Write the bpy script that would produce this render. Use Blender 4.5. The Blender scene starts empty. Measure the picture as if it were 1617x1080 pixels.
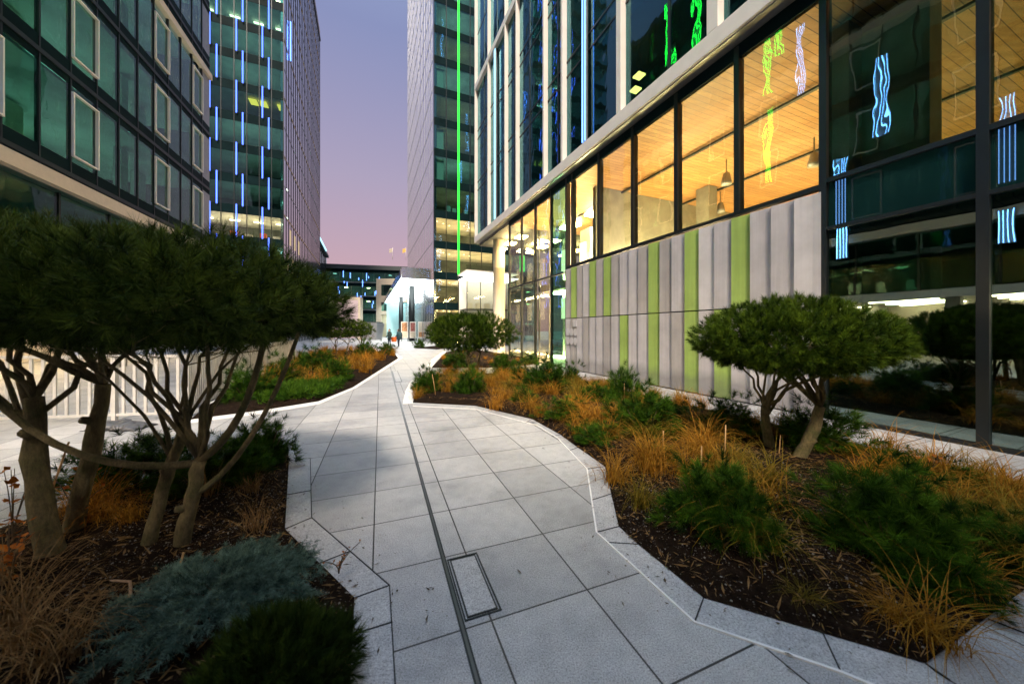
import bpy, bmesh, math, random
import numpy as np
from mathutils import Vector
random.seed(7); RNG = np.random.default_rng(7)
R = math.radians
S = bpy.context.scene
col = S.collection
# ------------------------------------------------------------------ camera
HC, F, CX, HY = 1.6, 538.0, 808.5, 522.0        # eye height, focal length in photo pixels, horizon row
cd = bpy.data.cameras.new('camera'); cam = bpy.data.objects.new('camera', cd); col.objects.link(cam)
cam.location = (0, 0, HC); cam.rotation_euler = (R(90), 0, 0)
cd.sensor_width = 36; cd.lens = 36*F/1617; cd.shift_y = -18/1617; cd.clip_start = .05; cd.clip_end = 3000
cd.dof.use_dof = True; cd.dof.focus_distance = 7.0; cd.dof.aperture_fstop = 1.6
S.camera = cam
# ------------------------------------------------------------------ sky and sun
SUN_EL, SUN_AZ = R(49), R(176)                   # azimuth measured clockwise from +Y: behind the camera
w = bpy.data.worlds.new('World'); S.world = w; w.use_nodes = True
nt = w.node_tree; nt.nodes.clear()
out = nt.nodes.new('ShaderNodeOutputWorld'); add = nt.nodes.new('ShaderNodeAddShader')
b1 = nt.nodes.new('ShaderNodeBackground'); b2 = nt.nodes.new('ShaderNodeBackground')
tc = nt.nodes.new('ShaderNodeTexCoord'); sx = nt.nodes.new('ShaderNodeSeparateXYZ'); rp = nt.nodes.new('ShaderNodeValToRGB')
sky = nt.nodes.new('ShaderNodeTexSky'); sky.sky_type = 'NISHITA'; sky.sun_disc = False
sky.sun_elevation = R(2); sky.sun_rotation = SUN_AZ
nt.links.new(tc.outputs['Generated'], sx.inputs[0]); nt.links.new(sx.outputs['Z'], rp.inputs[0])
cr = rp.color_ramp
stops = [(0.0, (.44, .265, .30)), (.14, (.42, .26, .315)), (.38, (.305, .255, .365)), (.64, (.185, .21, .375)), (.70, (.20, .24, .41)), (.82, (.85, 1.0, 1.3)), (1.0, (1.45, 1.75, 2.3))]
cr.elements[0].position, cr.elements[0].color = stops[0][0], (*stops[0][1], 1)
cr.elements[1].position, cr.elements[1].color = stops[-1][0], (*stops[-1][1], 1)
for p, c in stops[1:-1]:
    e = cr.elements.new(p); e.color = (*c, 1)
nt.links.new(rp.outputs[0], b1.inputs[0]); nt.links.new(sky.outputs[0], b2.inputs[0])
b1.inputs[1].default_value = 1.0; b2.inputs[1].default_value = 0.02
nt.links.new(b1.outputs[0], add.inputs[0]); nt.links.new(b2.outputs[0], add.inputs[1]); nt.links.new(add.outputs[0], out.inputs[0])
sd = bpy.data.lights.new('sun', 'SUN'); sd.energy = 4.6; sd.angle = R(9); sd.color = (1, .86, .71)
so = bpy.data.objects.new('sun', sd); col.objects.link(so)
sdir = Vector((math.sin(SUN_AZ)*math.cos(SUN_EL), math.cos(SUN_AZ)*math.cos(SUN_EL), math.sin(SUN_EL)))
so.rotation_euler = sdir.to_track_quat('Z', 'Y').to_euler()
S.view_settings.view_transform = 'Standard'; S.view_settings.look = 'None'
S.view_settings.exposure = 0.40; S.view_settings.gamma = 1
cy = S.cycles
cy.max_bounces = 8; cy.diffuse_bounces = 3; cy.glossy_bounces = 4; cy.transparent_max_bounces = 32
cy.caustics_reflective = False; cy.caustics_refractive = False; cy.sample_clamp_indirect = 4.0
cy.use_denoising = True

# ------------------------------------------------------------------ helpers
def G(x, y, z=0.0):                              # ground point seen at a photo pixel
    Y = (HC-z)*F/(y-HY); return Vector(((x-CX)/F*Y, Y, z))
OFF = {}
def offset(o): return OFF.get(o.name, Vector((0, 0, 0))) if o else Vector((0, 0, 0))
def tag(o, label=None, cat=None, group=None, kind=None):
    if label: o['label'] = label
    if cat: o['category'] = cat
    if group: o['group'] = group
    if kind: o['kind'] = kind
    return o
def thing(name, label, cat, loc, group=None):
    o = bpy.data.objects.new(name, None); col.objects.link(o); o.location = loc; o.empty_display_size = .2
    OFF[o.name] = Vector(loc); return tag(o, label, cat, group)
def link(name, me, mat, parent=None, smooth=False):
    o = bpy.data.objects.new(name, me); col.objects.link(o)
    if mat: me.materials.append(mat)
    if parent:
        o.parent = parent; OFF[o.name] = offset(parent)
    if smooth: me.polygons.foreach_set('use_smooth', [True]*len(me.polygons))
    return o
def arr_mesh(name, V, T):                        # numpy triangles -> mesh
    me = bpy.data.meshes.new(name); V = np.asarray(V, np.float32); T = np.asarray(T, np.int32)
    me.vertices.add(len(V)); me.vertices.foreach_set('co', V.ravel())
    me.loops.add(T.size); me.loops.foreach_set('vertex_index', T.ravel())
    me.polygons.add(len(T)); me.polygons.foreach_set('loop_start', np.arange(0, T.size, 3, dtype=np.int32))
    me.polygons.foreach_set('loop_total', np.full(len(T), 3, np.int32))
    me.update(calc_edges=True); me.validate(); return me
class MB:
    def __init__(s): s.v = []; s.f = []
    def hexa(s, p):                              # 8 corners: bottom ring then top ring
        n = len(s.v); s.v += [Vector(q) for q in p]
        for q in ((3, 2, 1, 0), (4, 5, 6, 7), (0, 1, 5, 4), (1, 2, 6, 5), (2, 3, 7, 6), (3, 0, 4, 7)): s.f.append([n+i for i in q])
        return s
    def box(s, x0, x1, y0, y1, z0, z1):
        return s.hexa([(x0, y0, z0), (x1, y0, z0), (x1, y1, z0), (x0, y1, z0), (x0, y0, z1), (x1, y0, z1), (x1, y1, z1), (x0, y1, z1)])
    def prism(s, poly, z0, z1):
        n = len(s.v); k = len(poly)
        s.v += [Vector((p[0], p[1], z0)) for p in poly]+[Vector((p[0], p[1], z1)) for p in poly]
        s.f.append([n+i for i in range(k)][::-1]); s.f.append([n+k+i for i in range(k)])
        for i in range(k):
            j = (i+1) % k; s.f.append([n+i, n+j, n+k+j, n+k+i])
        return s
    def tube(s, pts, rad, sides=8, cap=True):
        pts = [Vector(p) for p in pts]; n0 = len(s.v); ref = None
        for i, p in enumerate(pts):
            d = (pts[min(i+1, len(pts)-1)]-pts[max(i-1, 0)]).normalized()
            if ref is None: ref = d.orthogonal()
            a = (ref-d*ref.dot(d)).normalized(); ref = a; b = d.cross(a)
            r = rad[i] if hasattr(rad, '__len__') else rad
            for k in range(sides):
                t = 2*math.pi*k/sides; s.v.append(p+a*(r*math.cos(t))+b*(r*math.sin(t)))
        for i in range(len(pts)-1):
            for k in range(sides):
                A = n0+i*sides+k; B = n0+i*sides+(k+1) % sides
                s.f.append([A, B, B+sides, A+sides])
        if cap:
            s.f.append([n0+k for k in range(sides)][::-1]); s.f.append([n0+(len(pts)-1)*sides+k for k in range(sides)])
        return s
    def lathe(s, prof, c=(0, 0, 0), sides=20):
        return s.tube([(c[0], c[1], c[2]+z) for r, z in prof], [max(r, .001) for r, z in prof], sides)
    def build(s, name, mat, parent=None, smooth=False, bevel=0):
        off = offset(parent); me = bpy.data.meshes.new(name)
        me.from_pydata([v-off for v in s.v], [], s.f); me.update()
        o = link(name, me, mat, parent, smooth)
        if bevel:
            m = o.modifiers.new('bevel', 'BEVEL'); m.width = bevel; m.segments = 2
        return o
class Frame:                                     # a building's own axes: t along the facade, n outwards, z up
    def __init__(s, o, u, n): s.o = Vector((o[0], o[1], 0)); s.u = Vector((u[0], u[1], 0)).normalized(); s.n = Vector((n[0], n[1], 0)).normalized()
    def P(s, t, n, z): return s.o+s.u*t+s.n*n+Vector((0, 0, z))
    def box(s, m, t0, t1, n0, n1, z0, z1):
        return m.hexa([s.P(t0, n0, z0), s.P(t1, n0, z0), s.P(t1, n1, z0), s.P(t0, n1, z0), s.P(t0, n0, z1), s.P(t1, n0, z1), s.P(t1, n1, z1), s.P(t0, n1, z1)])
    def one(s, name, mat, par, t0, t1, n0, n1, z0, z1, bevel=0): return s.box(MB(), t0, t1, n0, n1, z0, z1).build(name, mat, par, bevel=bevel)
def copy_tree(o, parent=None):
    c = o.copy(); col.objects.link(c)
    if parent: c.parent = parent
    for ch in list(o.children): copy_tree(ch, c)
    return c

# ------------------------------------------------------------------ materials
def mat(name): m = bpy.data.materials.new(name); m.use_nodes = True; return m, m.node_tree, m.node_tree.nodes['Principled BSDF']
def N(t, kind, **kw):
    n = t.nodes.new(kind)
    for k, v in kw.items(): setattr(n, k, v)
    return n
def pos(t, scale=1.0, rot=0.0, loc=(0, 0, 0)):
    g = N(t, 'ShaderNodeNewGeometry'); mp = N(t, 'ShaderNodeMapping'); t.links.new(g.outputs['Position'], mp.inputs[0])
    mp.inputs['Scale'].default_value = (scale,)*3 if not hasattr(scale, '__len__') else scale
    mp.inputs['Rotation'].default_value = (0, 0, rot); mp.inputs['Location'].default_value = loc
    return mp.outputs[0]
def noise(t, vec, sc, det=4, rough=.55):
    n = N(t, 'ShaderNodeTexNoise'); n.inputs['Scale'].default_value = sc; n.inputs['Detail'].default_value = det; n.inputs['Roughness'].default_value = rough
    t.links.new(vec, n.inputs['Vector']); return n.outputs['Fac']
def ramp(t, fac, stops, interp='LINEAR'):
    r = N(t, 'ShaderNodeValToRGB'); r.color_ramp.interpolation = interp; e = r.color_ramp.elements
    e[0].position, e[0].color = stops[0][0], (*stops[0][1], 1); e[1].position, e[1].color = stops[-1][0], (*stops[-1][1], 1)
    for p, c in stops[1:-1]: x = e.new(p); x.color = (*c, 1)
    t.links.new(fac, r.inputs[0]); return r.outputs[0]
def mixc(t, fac, a, b, mode='MIX'):
    m = N(t, 'ShaderNodeMix', data_type='RGBA', blend_type=mode)
    for s, v in ((m.inputs[0], fac), (m.inputs[6], a), (m.inputs[7], b)):
        if hasattr(v, 'is_output'): t.links.new(v, s)
        else: s.default_value = v if not hasattr(v, '__len__') else (*v, 1)
    return m.outputs[2]
def bump(t, p, h, strength=.3, dist=.02):
    b = N(t, 'ShaderNodeBump'); b.inputs['Strength'].default_value = strength; b.inputs['Distance'].default_value = dist
    t.links.new(h, b.inputs['Height']); t.links.new(b.outputs[0], p.inputs['Normal'])
def plain(name, c, rough=.5, metal=0.0, var=.12, sc=6.0, bmp=0.0, spec=.5):
    m, t, p = mat(name); v = pos(t); f = noise(t, v, sc)
    d = tuple(max(0, x*(1-var)) for x in c); l = tuple(min(1, x*(1+var)) for x in c)
    t.links.new(ramp(t, f, [(.3, d), (.7, l)]), p.inputs['Base Color'])
    p.inputs['Roughness'].default_value = rough; p.inputs['Metallic'].default_value = metal; p.inputs['Specular IOR Level'].default_value = spec
    if bmp: bump(t, p, noise(t, v, sc*5), bmp, .01)
    return m
def emit(name, c, s):
    m, t, p = mat(name); t.nodes.remove(p); e = N(t, 'ShaderNodeEmission'); e.inputs[0].default_value = (*c, 1); e.inputs[1].default_value = s
    t.links.new(e.outputs[0], t.nodes['Material Output'].inputs[0]); return m
def glass(name, tint, f0=.06, wav=.02, sc=2.0, refl=(1, 1, 1), rough=.0):
    m, t, p = mat(name); t.nodes.remove(p); o = t.nodes['Material Output']
    lw = N(t, 'ShaderNodeLayerWeight'); lw.inputs[0].default_value = .5
    pw = N(t, 'ShaderNodeMath', operation='POWER'); t.links.new(lw.outputs['Facing'], pw.inputs[0]); pw.inputs[1].default_value = 4.0
    ma = N(t, 'ShaderNodeMath', operation='MULTIPLY_ADD'); t.links.new(pw.outputs[0], ma.inputs[0]); ma.inputs[1].default_value = 1-f0; ma.inputs[2].default_value = f0
    tr = N(t, 'ShaderNodeBsdfTransparent'); tr.inputs[0].default_value = (*tint, 1)
    gl = N(t, 'ShaderNodeBsdfGlossy'); gl.inputs[0].default_value = (*refl, 1); gl.inputs['Roughness'].default_value = rough
    b = N(t, 'ShaderNodeBump'); b.inputs['Strength'].default_value = 1.0; b.inputs['Distance'].default_value = wav
    t.links.new(noise(t, pos(t, (sc, sc, sc*.55)), 1.0, 1.5), b.inputs['Height']); t.links.new(b.outputs[0], gl.inputs['Normal'])
    mx = N(t, 'ShaderNodeMixShader'); t.links.new(ma.outputs[0], mx.inputs[0]); t.links.new(tr.outputs[0], mx.inputs[1]); t.links.new(gl.outputs[0], mx.inputs[2])
    t.links.new(mx.outputs[0], o.inputs[0]); return m

PA = math.atan2(.361, .9325)                     # paving axis
def paver_mat(name, base, joints=True):
    m, t, p = mat(name); v = pos(t)
    sp = noise(t, v, 130, 3, .8); big = noise(t, v, 1.3, 5, .65); mid = noise(t, v, 9, 4)
    c = ramp(t, sp, [(.36, tuple(x*.38 for x in base)), (.46, tuple(x*.86 for x in base)), (.54, base), (.66, tuple(min(1, x*1.45) for x in base))])
    c = mixc(t, 1.0, c, ramp(t, big, [(.28, (.62, .63, .64)), (.5, (.92, .92, .92)), (.75, (1.06, 1.05, 1.02))]), 'MULTIPLY')
    c = mixc(t, 1.0, c, ramp(t, mid, [(.25, (.86, .86, .86)), (.6, (1, 1, 1))]), 'MULTIPLY')
    st = noise(t, v, 3.1, 6, .75)
    c = mixc(t, ramp(t, st, [(.66, (0, 0, 0)), (.78, (.45, .45, .45))]), c, (.12, .115, .11))
    if joints:
        rv = pos(t, 1.0, PA*1.0)
        br = N(t, 'ShaderNodeTexBrick'); t.links.new(pos(t, 1.0, -PA, (-.574-.62*20, -1.80-.62*20+.003, 0)), br.inputs['Vector'])
        br.offset = 0; br.squash = 1; br.inputs['Scale'].default_value = 1; br.inputs['Brick Width'].default_value = .62; br.inputs['Row Height'].default_value = .62
        br.inputs['Mortar Size'].default_value = .0055; br.inputs['Mortar Smooth'].default_value = .1; br.inputs['Bias'].default_value = 0
        br.inputs['Color1'].default_value = (.80, .805, .81, 1); br.inputs['Color2'].default_value = (1.09, 1.085, 1.07, 1); br.inputs['Mortar'].default_value = (1, 1, 1, 1)
        c = mixc(t, 1.0, c, br.outputs['Color'], 'MULTIPLY'); c = mixc(t, br.outputs['Fac'], c, (.025, .024, .022))
        h = N(t, 'ShaderNodeMath', operation='MULTIPLY_ADD'); t.links.new(br.outputs['Fac'], h.inputs[0]); h.inputs[1].default_value = -1.5; t.links.new(sp, h.inputs[2])
        bump(t, p, h.outputs[0], .25, .004)
    else: bump(t, p, sp, .25, .003)
    t.links.new(c, p.inputs['Base Color']); t.links.new(ramp(t, big, [(.3, (.42,)*3), (.7, (.62,)*3)]), p.inputs['Roughness']); return m
M = {}
M['paver'] = paver_mat('granite pavers', (.46, .455, .45)); M['kerb'] = paver_mat('granite kerb', (.48, .475, .47), False)
M['white_strip'] = plain('white edging', (.78, .76, .72), .5); M['joint'] = plain('dark joint', (.02, .02, .02), .8)
M['steel'] = plain('drain steel', (.12, .12, .12), .35, .8)
def soil_mat():
    m, t, p = mat('dark planting soil'); v = pos(t); a = noise(t, v, 14, 6, .7); b = noise(t, v, 70, 4, .7)
    c = ramp(t, a, [(.3, (.005, .003, .002)), (.55, (.017, .010, .006)), (.75, (.042, .026, .015))])
    vo = N(t, 'ShaderNodeTexVoronoi'); vo.inputs['Scale'].default_value = 45; t.links.new(v, vo.inputs['Vector'])
    c = mixc(t, ramp(t, vo.outputs['Distance'], [(.10, (.8,)*3), (.22, (0, 0, 0))]), c, (.13, .10, .075))
    t.links.new(c, p.inputs['Base Color']); p.inputs['Roughness'].default_value = 1; p.inputs['Specular IOR Level'].default_value = .05; bump(t, p, b, .9, .03); return m
M['soil'] = soil_mat(); M['pebble'] = plain('pebbles', (.20, .18, .155), .8, var=.6, sc=40)
def leaf_mat(name, d, mdl, l, sc=3.0, rough=.55, trans=.25, tone=False):
    m, t, p = mat(name); v = pos(t); f = noise(t, v, sc, 5, .7); oi = N(t, 'ShaderNodeObjectInfo')
    if tone:
        at = N(t, 'ShaderNodeAttribute'); at.attribute_name = 'tone'; fm = N(t, 'ShaderNodeMath', operation='MULTIPLY_ADD'); t.links.new(at.outputs['Fac'], fm.inputs[0]); fm.inputs[1].default_value = .62
        f2 = N(t, 'ShaderNodeMath', operation='MULTIPLY'); t.links.new(f, f2.inputs[0]); f2.inputs[1].default_value = .38; t.links.new(f2.outputs[0], fm.inputs[2]); f = fm.outputs[0]
        c = ramp(t, f, [(.22, tuple(x*.7 for x in d)), (.45, mdl), (.62, l), (.80, tuple(min(1, x*1.6) for x in l))])
    else: c = ramp(t, f, [(.3, d), (.5, mdl), (.72, l)])
    c = mixc(t, 1.0, c, ramp(t, oi.outputs['Random'], [(0, (.8, .85, .8)), (1, (1.15, 1.1, 1.0))]), 'MULTIPLY')
    t.links.new(c, p.inputs['Base Color']); p.inputs['Roughness'].default_value = rough; p.inputs['Specular IOR Level'].default_value = .08
    tl = N(t, 'ShaderNodeBsdfTranslucent'); t.links.new(c, tl.inputs[0]); mx = N(t, 'ShaderNodeMixShader'); mx.inputs[0].default_value = trans
    t.links.new(p.outputs[0], mx.inputs[1]); t.links.new(tl.outputs[0], mx.inputs[2]); t.links.new(mx.outputs[0], t.nodes['Material Output'].inputs[0]); return m
M['pine'] = leaf_mat('pine needles', (.010, .027, .003), (.027, .058, .005), (.068, .110, .008), 6, tone=True)
M['pine_dark'] = leaf_mat('dark pine needles', (.008, .019, .003), (.016, .034, .005), (.036, .058, .008), 6, tone=True)
M['shrub'] = leaf_mat('dwarf pine needles', (.007, .025, .003), (.019, .056, .004), (.052, .115, .008), 9, tone=True)
M['spruce'] = leaf_mat('blue spruce needles', (.026, .058, .048), (.070, .125, .100), (.16, .24, .20), 14, tone=True)
M['cover'] = leaf_mat('creeping juniper', (.012, .040, .003), (.030, .080, .005), (.065, .13, .010), 12, tone=True)
M['gold'] = leaf_mat('golden grass', (.10, .038, .005), (.32, .140, .014), (.62, .34, .05), 14, .6, .3)
M['gold_green'] = leaf_mat('half green grass', (.04, .055, .006), (.17, .125, .014), (.42, .26, .035), 14, .6, .3)
M['straw'] = leaf_mat('straw plumes', (.12, .060, .022), (.24, .135, .055), (.42, .27, .13), 14, .7, .3)
M['rust'] = leaf_mat('rust leaves', (.18, .050, .012), (.38, .120, .020), (.55, .240, .040), 20)
def bark_mat(name, d, l):
    m, t, p = mat(name); v = pos(t, (1, 1, .35)); f = noise(t, v, 46, 8, .85); g = noise(t, pos(t), 7, 5)
    c = mixc(t, 1.0, ramp(t, f, [(.3, d), (.65, l)]), ramp(t, g, [(.3, (.5, .62, .28)), (.5, (.9, .85, .75)), (.7, (1.35, 1.25, 1.2))]), 'MULTIPLY')
    t.links.new(c, p.inputs['Base Color']); p.inputs['Roughness'].default_value = .85; bump(t, p, f, 1.0, .035); return m
M['bark'] = bark_mat('mossy pine bark', (.040, .034, .011), (.235, .195, .090)); M['twig'] = bark_mat('twig bark', (.05, .035, .02), (.16, .11, .06))
M['cane'] = plain('bamboo cane', (.42, .24, .09), .6, var=.3, sc=20); M['hose'] = plain('tan hose', (.36, .22, .13), .5)
M['white_metal'] = plain('off white coated metal', (.80, .74, .66), .45, .0, .05, 2)
M['dark_metal'] = plain('black anodised frame', (.012, .016, .017), .4, .3); M['mid_metal'] = plain('grey metal', (.30, .31, .32), .4, .6)
M['rail'] = plain('galvanised white rail', (.62, .60, .56), .45, .2); M['spandrel'] = plain('teal black spandrel', (.005, .015, .016), .4, 0, .3, .6, 0, .02)
M['concrete'] = plain('concrete', (.26, .25, .21), .8, var=.2, sc=2.2, bmp=.15); M['cream'] = plain('cream render', (.60, .52, .40), .7, var=.06, sc=2)
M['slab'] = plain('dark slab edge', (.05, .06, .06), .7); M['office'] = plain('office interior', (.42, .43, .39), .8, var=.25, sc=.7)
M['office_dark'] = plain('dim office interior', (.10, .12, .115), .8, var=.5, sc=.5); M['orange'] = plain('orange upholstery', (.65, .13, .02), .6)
M['pale'] = plain('pale wall', (.66, .60, .50), .7, var=.05); M['lobby_floor'] = plain('lobby floor', (.42, .36, .27), .3)
M['tarp'] = plain('grey tarpaulin', (.07, .07, .075), .5, var=.3, sc=8)
def panel_mat(name, c, streak):
    m, t, p = mat(name); f = noise(t, pos(t, (9, 9, .25)), 1.0, 5, .7); g = noise(t, pos(t), 2.0, 5, .6)
    cc = mixc(t, 1.0, ramp(t, f, [(.3, tuple(x*(1-streak) for x in c)), (.7, c)]), ramp(t, g, [(.25, (.8,)*3), (.7, (1.05,)*3)]), 'MULTIPLY')
    sx = N(t, 'ShaderNodeSeparateXYZ'); t.links.new(pos(t), sx.inputs[0])
    gr = N(t, 'ShaderNodeMath', operation='MULTIPLY_ADD'); t.links.new(g, gr.inputs[0]); gr.inputs[1].default_value = -.7; t.links.new(sx.outputs['Z'], gr.inputs[2])
    cc = mixc(t, ramp(t, gr.outputs[0], [(-.35, (.5,)*3), (.25, (0,)*3)]), cc, (.10, .095, .09))      # splash dirt along the foot
    t.links.new(cc, p.inputs['Base Color']); p.inputs['Roughness'].default_value = .42; p.inputs['Specular IOR Level'].default_value = .5; return m
M['panel_grey'] = panel_mat('grey cladding', (.62, .58, .58), .22); M['panel_dark'] = panel_mat('warm grey cladding', (.50, .46, .44), .25)
M['panel_pale'] = panel_mat('pale cladding', (.72, .68, .67), .12); M['panel_lime'] = panel_mat('lime cladding', (.40, .56, .13), .22)
def wood_mat():
    m, t, p = mat('timber plank ceiling'); ang = math.atan2(.392, .92)
    br = N(t, 'ShaderNodeTexBrick'); t.links.new(pos(t, 1.0, -ang), br.inputs['Vector']); br.offset = .37
    br.inputs['Scale'].default_value = 1; br.inputs['Brick Width'].default_value = 3.3; br.inputs['Row Height'].default_value = .16; br.inputs['Mortar Size'].default_value = .007
    br.inputs['Color1'].default_value = (.40, .20, .065, 1); br.inputs['Color2'].default_value = (.52, .28, .10, 1); br.inputs['Mortar'].default_value = (.07, .032, .012, 1)
    f = noise(t, pos(t, (.6, 9, 9), -ang), 1.0, 5, .7)
    t.links.new(mixc(t, 1.0, br.outputs['Color'], ramp(t, f, [(.3, (.7, .66, .6)), (.7, (1.1, 1.1, 1.1))]), 'MULTIPLY'), p.inputs['Base Color']); p.inputs['Roughness'].default_value = .5; return m
M['wood'] = wood_mat()
M['glass_clear'] = glass('clear facade glass', (.80, .86, .80), .05, .0026, 2.4); M['glass_dark'] = glass('teal solar glass', (.34, .55, .51), .10, .0034, 2.2, refl=(.75, .95, .95))
M['glass_left'] = glass('green tinted glass', (.42, .70, .64), .07, .0045, refl=(.8, 1, .97)); M['glass_tower'] = glass('dark tower glass', (.48, .70, .68), .05, .03, .7, (.7, .95, 1))
M['glass_side'] = glass('mirror side glass', (.05, .07, .08), .42, .012, .5, (.85, .86, .92)); M['glass_lobby'] = glass('lobby glass', (.88, .91, .86), .04, .005)
M['blue'] = emit('blue white LED', (.12, .28, 1.0), 4.0); M['blue_hot'] = emit('bright blue LED', (.16, .42, 1.0), 20); M['green'] = emit('green LED', (.012, 1.0, .03), 3.2)
M['green_hot'] = emit('bright green LED', (.02, 1.0, .05), 14); M['ice'] = emit('ice white LED', (.38, .78, 1.0), 1.7)
M['warm_lamp'] = emit('warm lamp', (1.0, .66, .30), 30); M['warm_soft'] = emit('warm ceiling lamp', (1.0, .70, .36), 5); M['white_lamp'] = emit('white lit ceiling', (.90, 1.0, 1.0), 7.0)
M['tube_lamp'] = emit('linear lamp', (1.0, .78, .48), 24); M['office_lamp'] = emit('office lamp', (1.0, .82, .52), 7); M['dim_lamp'] = emit('dim office lamp', (.75, 1.0, .85), 2.0)
M['yellow_lamp'] = emit('yellow lamp', (1.0, .55, .07), 2.2)

M['spandrel_gloss'] = plain('glossy teal spandrel glass', (.006, .026, .026), .0, 0, .2, .5); M['glass_upper'] = glass('deep teal upper glass', (.40, .64, .62), .10, .006, 1.6, refl=(.40, .72, .80)); M['white_soft'] = emit('soft white ceiling', (1.0, .97, .90), 4.5)
M['glass_mirror'] = glass('reflective shop glass', (.36, .52, .48), .22, .0022, 1.2, refl=(.82, 1, .95)); M['lobby_lamp'] = emit('bright lobby lamp', (1.0, .74, .40), 150); M['amber'] = emit('amber globe', (1.0, .50, .12), 7)
M['up'] = emit('warm uplighter', (1.0, .66, .28), 70); M['up_mid'] = emit('soft warm uplighter', (1.0, .66, .28), 16); M['up_dim'] = emit('dim cool uplighter', (.80, 1.0, .84), 6.5); M['up_office'] = emit('office uplighter', (1.0, .80, .50), 30)  # uplighters: fill lamps added out of sight to brighten the interiors
M['glass_mid'] = glass('lightly tinted upper glass', (.55, .66, .58), .09, .0028, 2.2, refl=(.85, 1, 1)); M['blue_tower'] = emit('tower blue LED', (.085, .17, 1.0), 3.4)
M['green_lamp'] = emit('green sign lamp', (.05, .9, .15), 1.5); M['side_panel'] = plain('glossy grey curtain wall', (.66, .66, .68), .16, .92, .04, .3)
M['brass'] = plain('brass band', (.45, .32, .17), .4, .6); M['office_lamp_dim'] = emit('dim office window', (1.0, .75, .45), .5)
M['cream_band'] = plain('cream stone band', (.66, .55, .42), .55, var=.05); M['screen'] = emit('pink sky reflection glow', (1.0, .72, .68), .62)  # screen: pink sky reflection in the portal glass, put in as glow
M['teal_wall'] = plain('pale teal glass wall', (.35, .60, .62), .4); M['flag_gold'] = plain('gold flag', (.75, .48, .12), .7); M['red'] = plain('red poster', (.32, .10, .08), .5, var=.6, sc=4); M['poster'] = plain('mottled orange poster', (.45, .22, .10), .5, var=.6, sc=4)
M['skin'] = plain('skin', (.50, .30, .22), .55); M['hair'] = plain('dark hair', (.02, .015, .012), .6); M['coat_dark'] = plain('dark green coat', (.012, .03, .025), .8); M['coat_teal'] = plain('teal jacket', (.015, .05, .065), .8); M['jeans'] = plain('dark jeans', (.015, .025, .05), .8)

U = (-.392, .920); NR = (-.920, -.392)
# ------------------------------------------------------------------ ground
def poly_obj(name, pts, z, m, kind='structure', parent=None, th=.02):
    o = MB().prism([(p[0], p[1]) for p in pts], z-th, z).build(name, m, parent)
    if kind: o['kind'] = kind
    return o
poly_obj('plaza_paving', [(-320, -60), (320, -60), (320, 700), (-320, 700)], 0, M['paver'], th=.3)
def lump(x, y, s): return math.sin(x*1.7*s+.3)*math.cos(y*2.1*s+1.1)+.5*math.sin(x*4.3*s+y*3.7*s)
def in_poly(x, y, P):
    c = False; j = len(P)-1
    for i in range(len(P)):
        if (P[i][1] > y) != (P[j][1] > y) and x < (P[j][0]-P[i][0])*(y-P[i][1])/(P[j][1]-P[i][1])+P[i][0]: c = not c
        j = i
    return c
def edge_d(x, y, P):
    b = 1e9
    for i in range(len(P)):
        ax, ay = P[i][0], P[i][1]; bx, by = P[(i+1) % len(P)][0], P[(i+1) % len(P)][1]
        t = max(0, min(1, ((x-ax)*(bx-ax)+(y-ay)*(by-ay))/((bx-ax)**2+(by-ay)**2+1e-9)))
        b = min(b, math.hypot(x-ax-t*(bx-ax), y-ay-t*(by-ay)))
    return b
def soil_h(x, y, P, top=.10):
    e = min(1, edge_d(x, y, P)/.45); return .008+e*(top+.025*lump(x, y, 1)+.012*lump(x, y, 3.3))
def soil(name, P, maxlen=.16, top=.10):
    bm = bmesh.new(); f = bm.faces.new([bm.verts.new((p[0], p[1], 0)) for p in P]); bmesh.ops.triangulate(bm, faces=[f])
    for _ in range(9):
        es = [e for e in bm.edges if e.calc_length() > maxlen*(1+.06*min(40, ((e.verts[0].co+e.verts[1].co)/2).length**1.3))]
        if not es: break
        bmesh.ops.subdivide_edges(bm, edges=es, cuts=1, use_grid_fill=False); bmesh.ops.triangulate(bm, faces=bm.faces[:])
    for v in bm.verts: v.co.z = soil_h(v.co.x, v.co.y, P, top)
    bmesh.ops.recalc_face_normals(bm, faces=bm.faces[:]); me = bpy.data.meshes.new(name); bm.to_mesh(me); bm.free()
    for p in me.polygons: p.use_smooth = True
    if me.polygons[0].normal.z < 0: me.flip_normals()
    return tag(link(name, me, M['soil']), kind='structure')
FR = Frame((5.70, 6.24), U, NR)
px = lambda L: [G(x, y) for x, y in L]
edgeR = px([(652, 636), (750, 641), (840, 662), (885, 687), (912, 707), (955, 737), (977, 832), (1007, 860), (1111, 945), (1462, 1049), (1617, 933)])
endR = edgeR[-1]+(edgeR[-1]-edgeR[-2]).normalized()*1.55
bedR = edgeR+[endR, FR.P(-3.4, 1.35, 0), FR.P(2, 1.35, 0), FR.P(8.0, 1.35, 0)]+px([(800, 590), (690, 592), (662, 601)])
lineR = px([(637, 637), (652, 641.5), (750, 646), (847, 671.5), (880, 691.5), (927, 741), (942, 841), (1097, 983), (1328, 1062), (1440, 1105)])
bedI = px([(681, 581), (704, 556), (745, 552), (800, 559), (858, 570), (835, 577), (770, 581)])
edgeL = px([(455, 703), (456, 735), (450, 836), (560, 945), (553, 1080)])
bedL = edgeL+[Vector((-.74, .3, 0)), Vector((-6.5, .3, 0)), Vector((-6.5, 1.2, 0))]+px([(0, 835), (250, 752)])
lineL = px([(490, 724), (492, 818), (615, 925), (624, 1080), (626, 1120)])
fenceA = G(280, 663)
bedM_front = px([(300, 663), (416, 648), (503, 634), (557, 612), (629, 566), (622, 556.5)])
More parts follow.
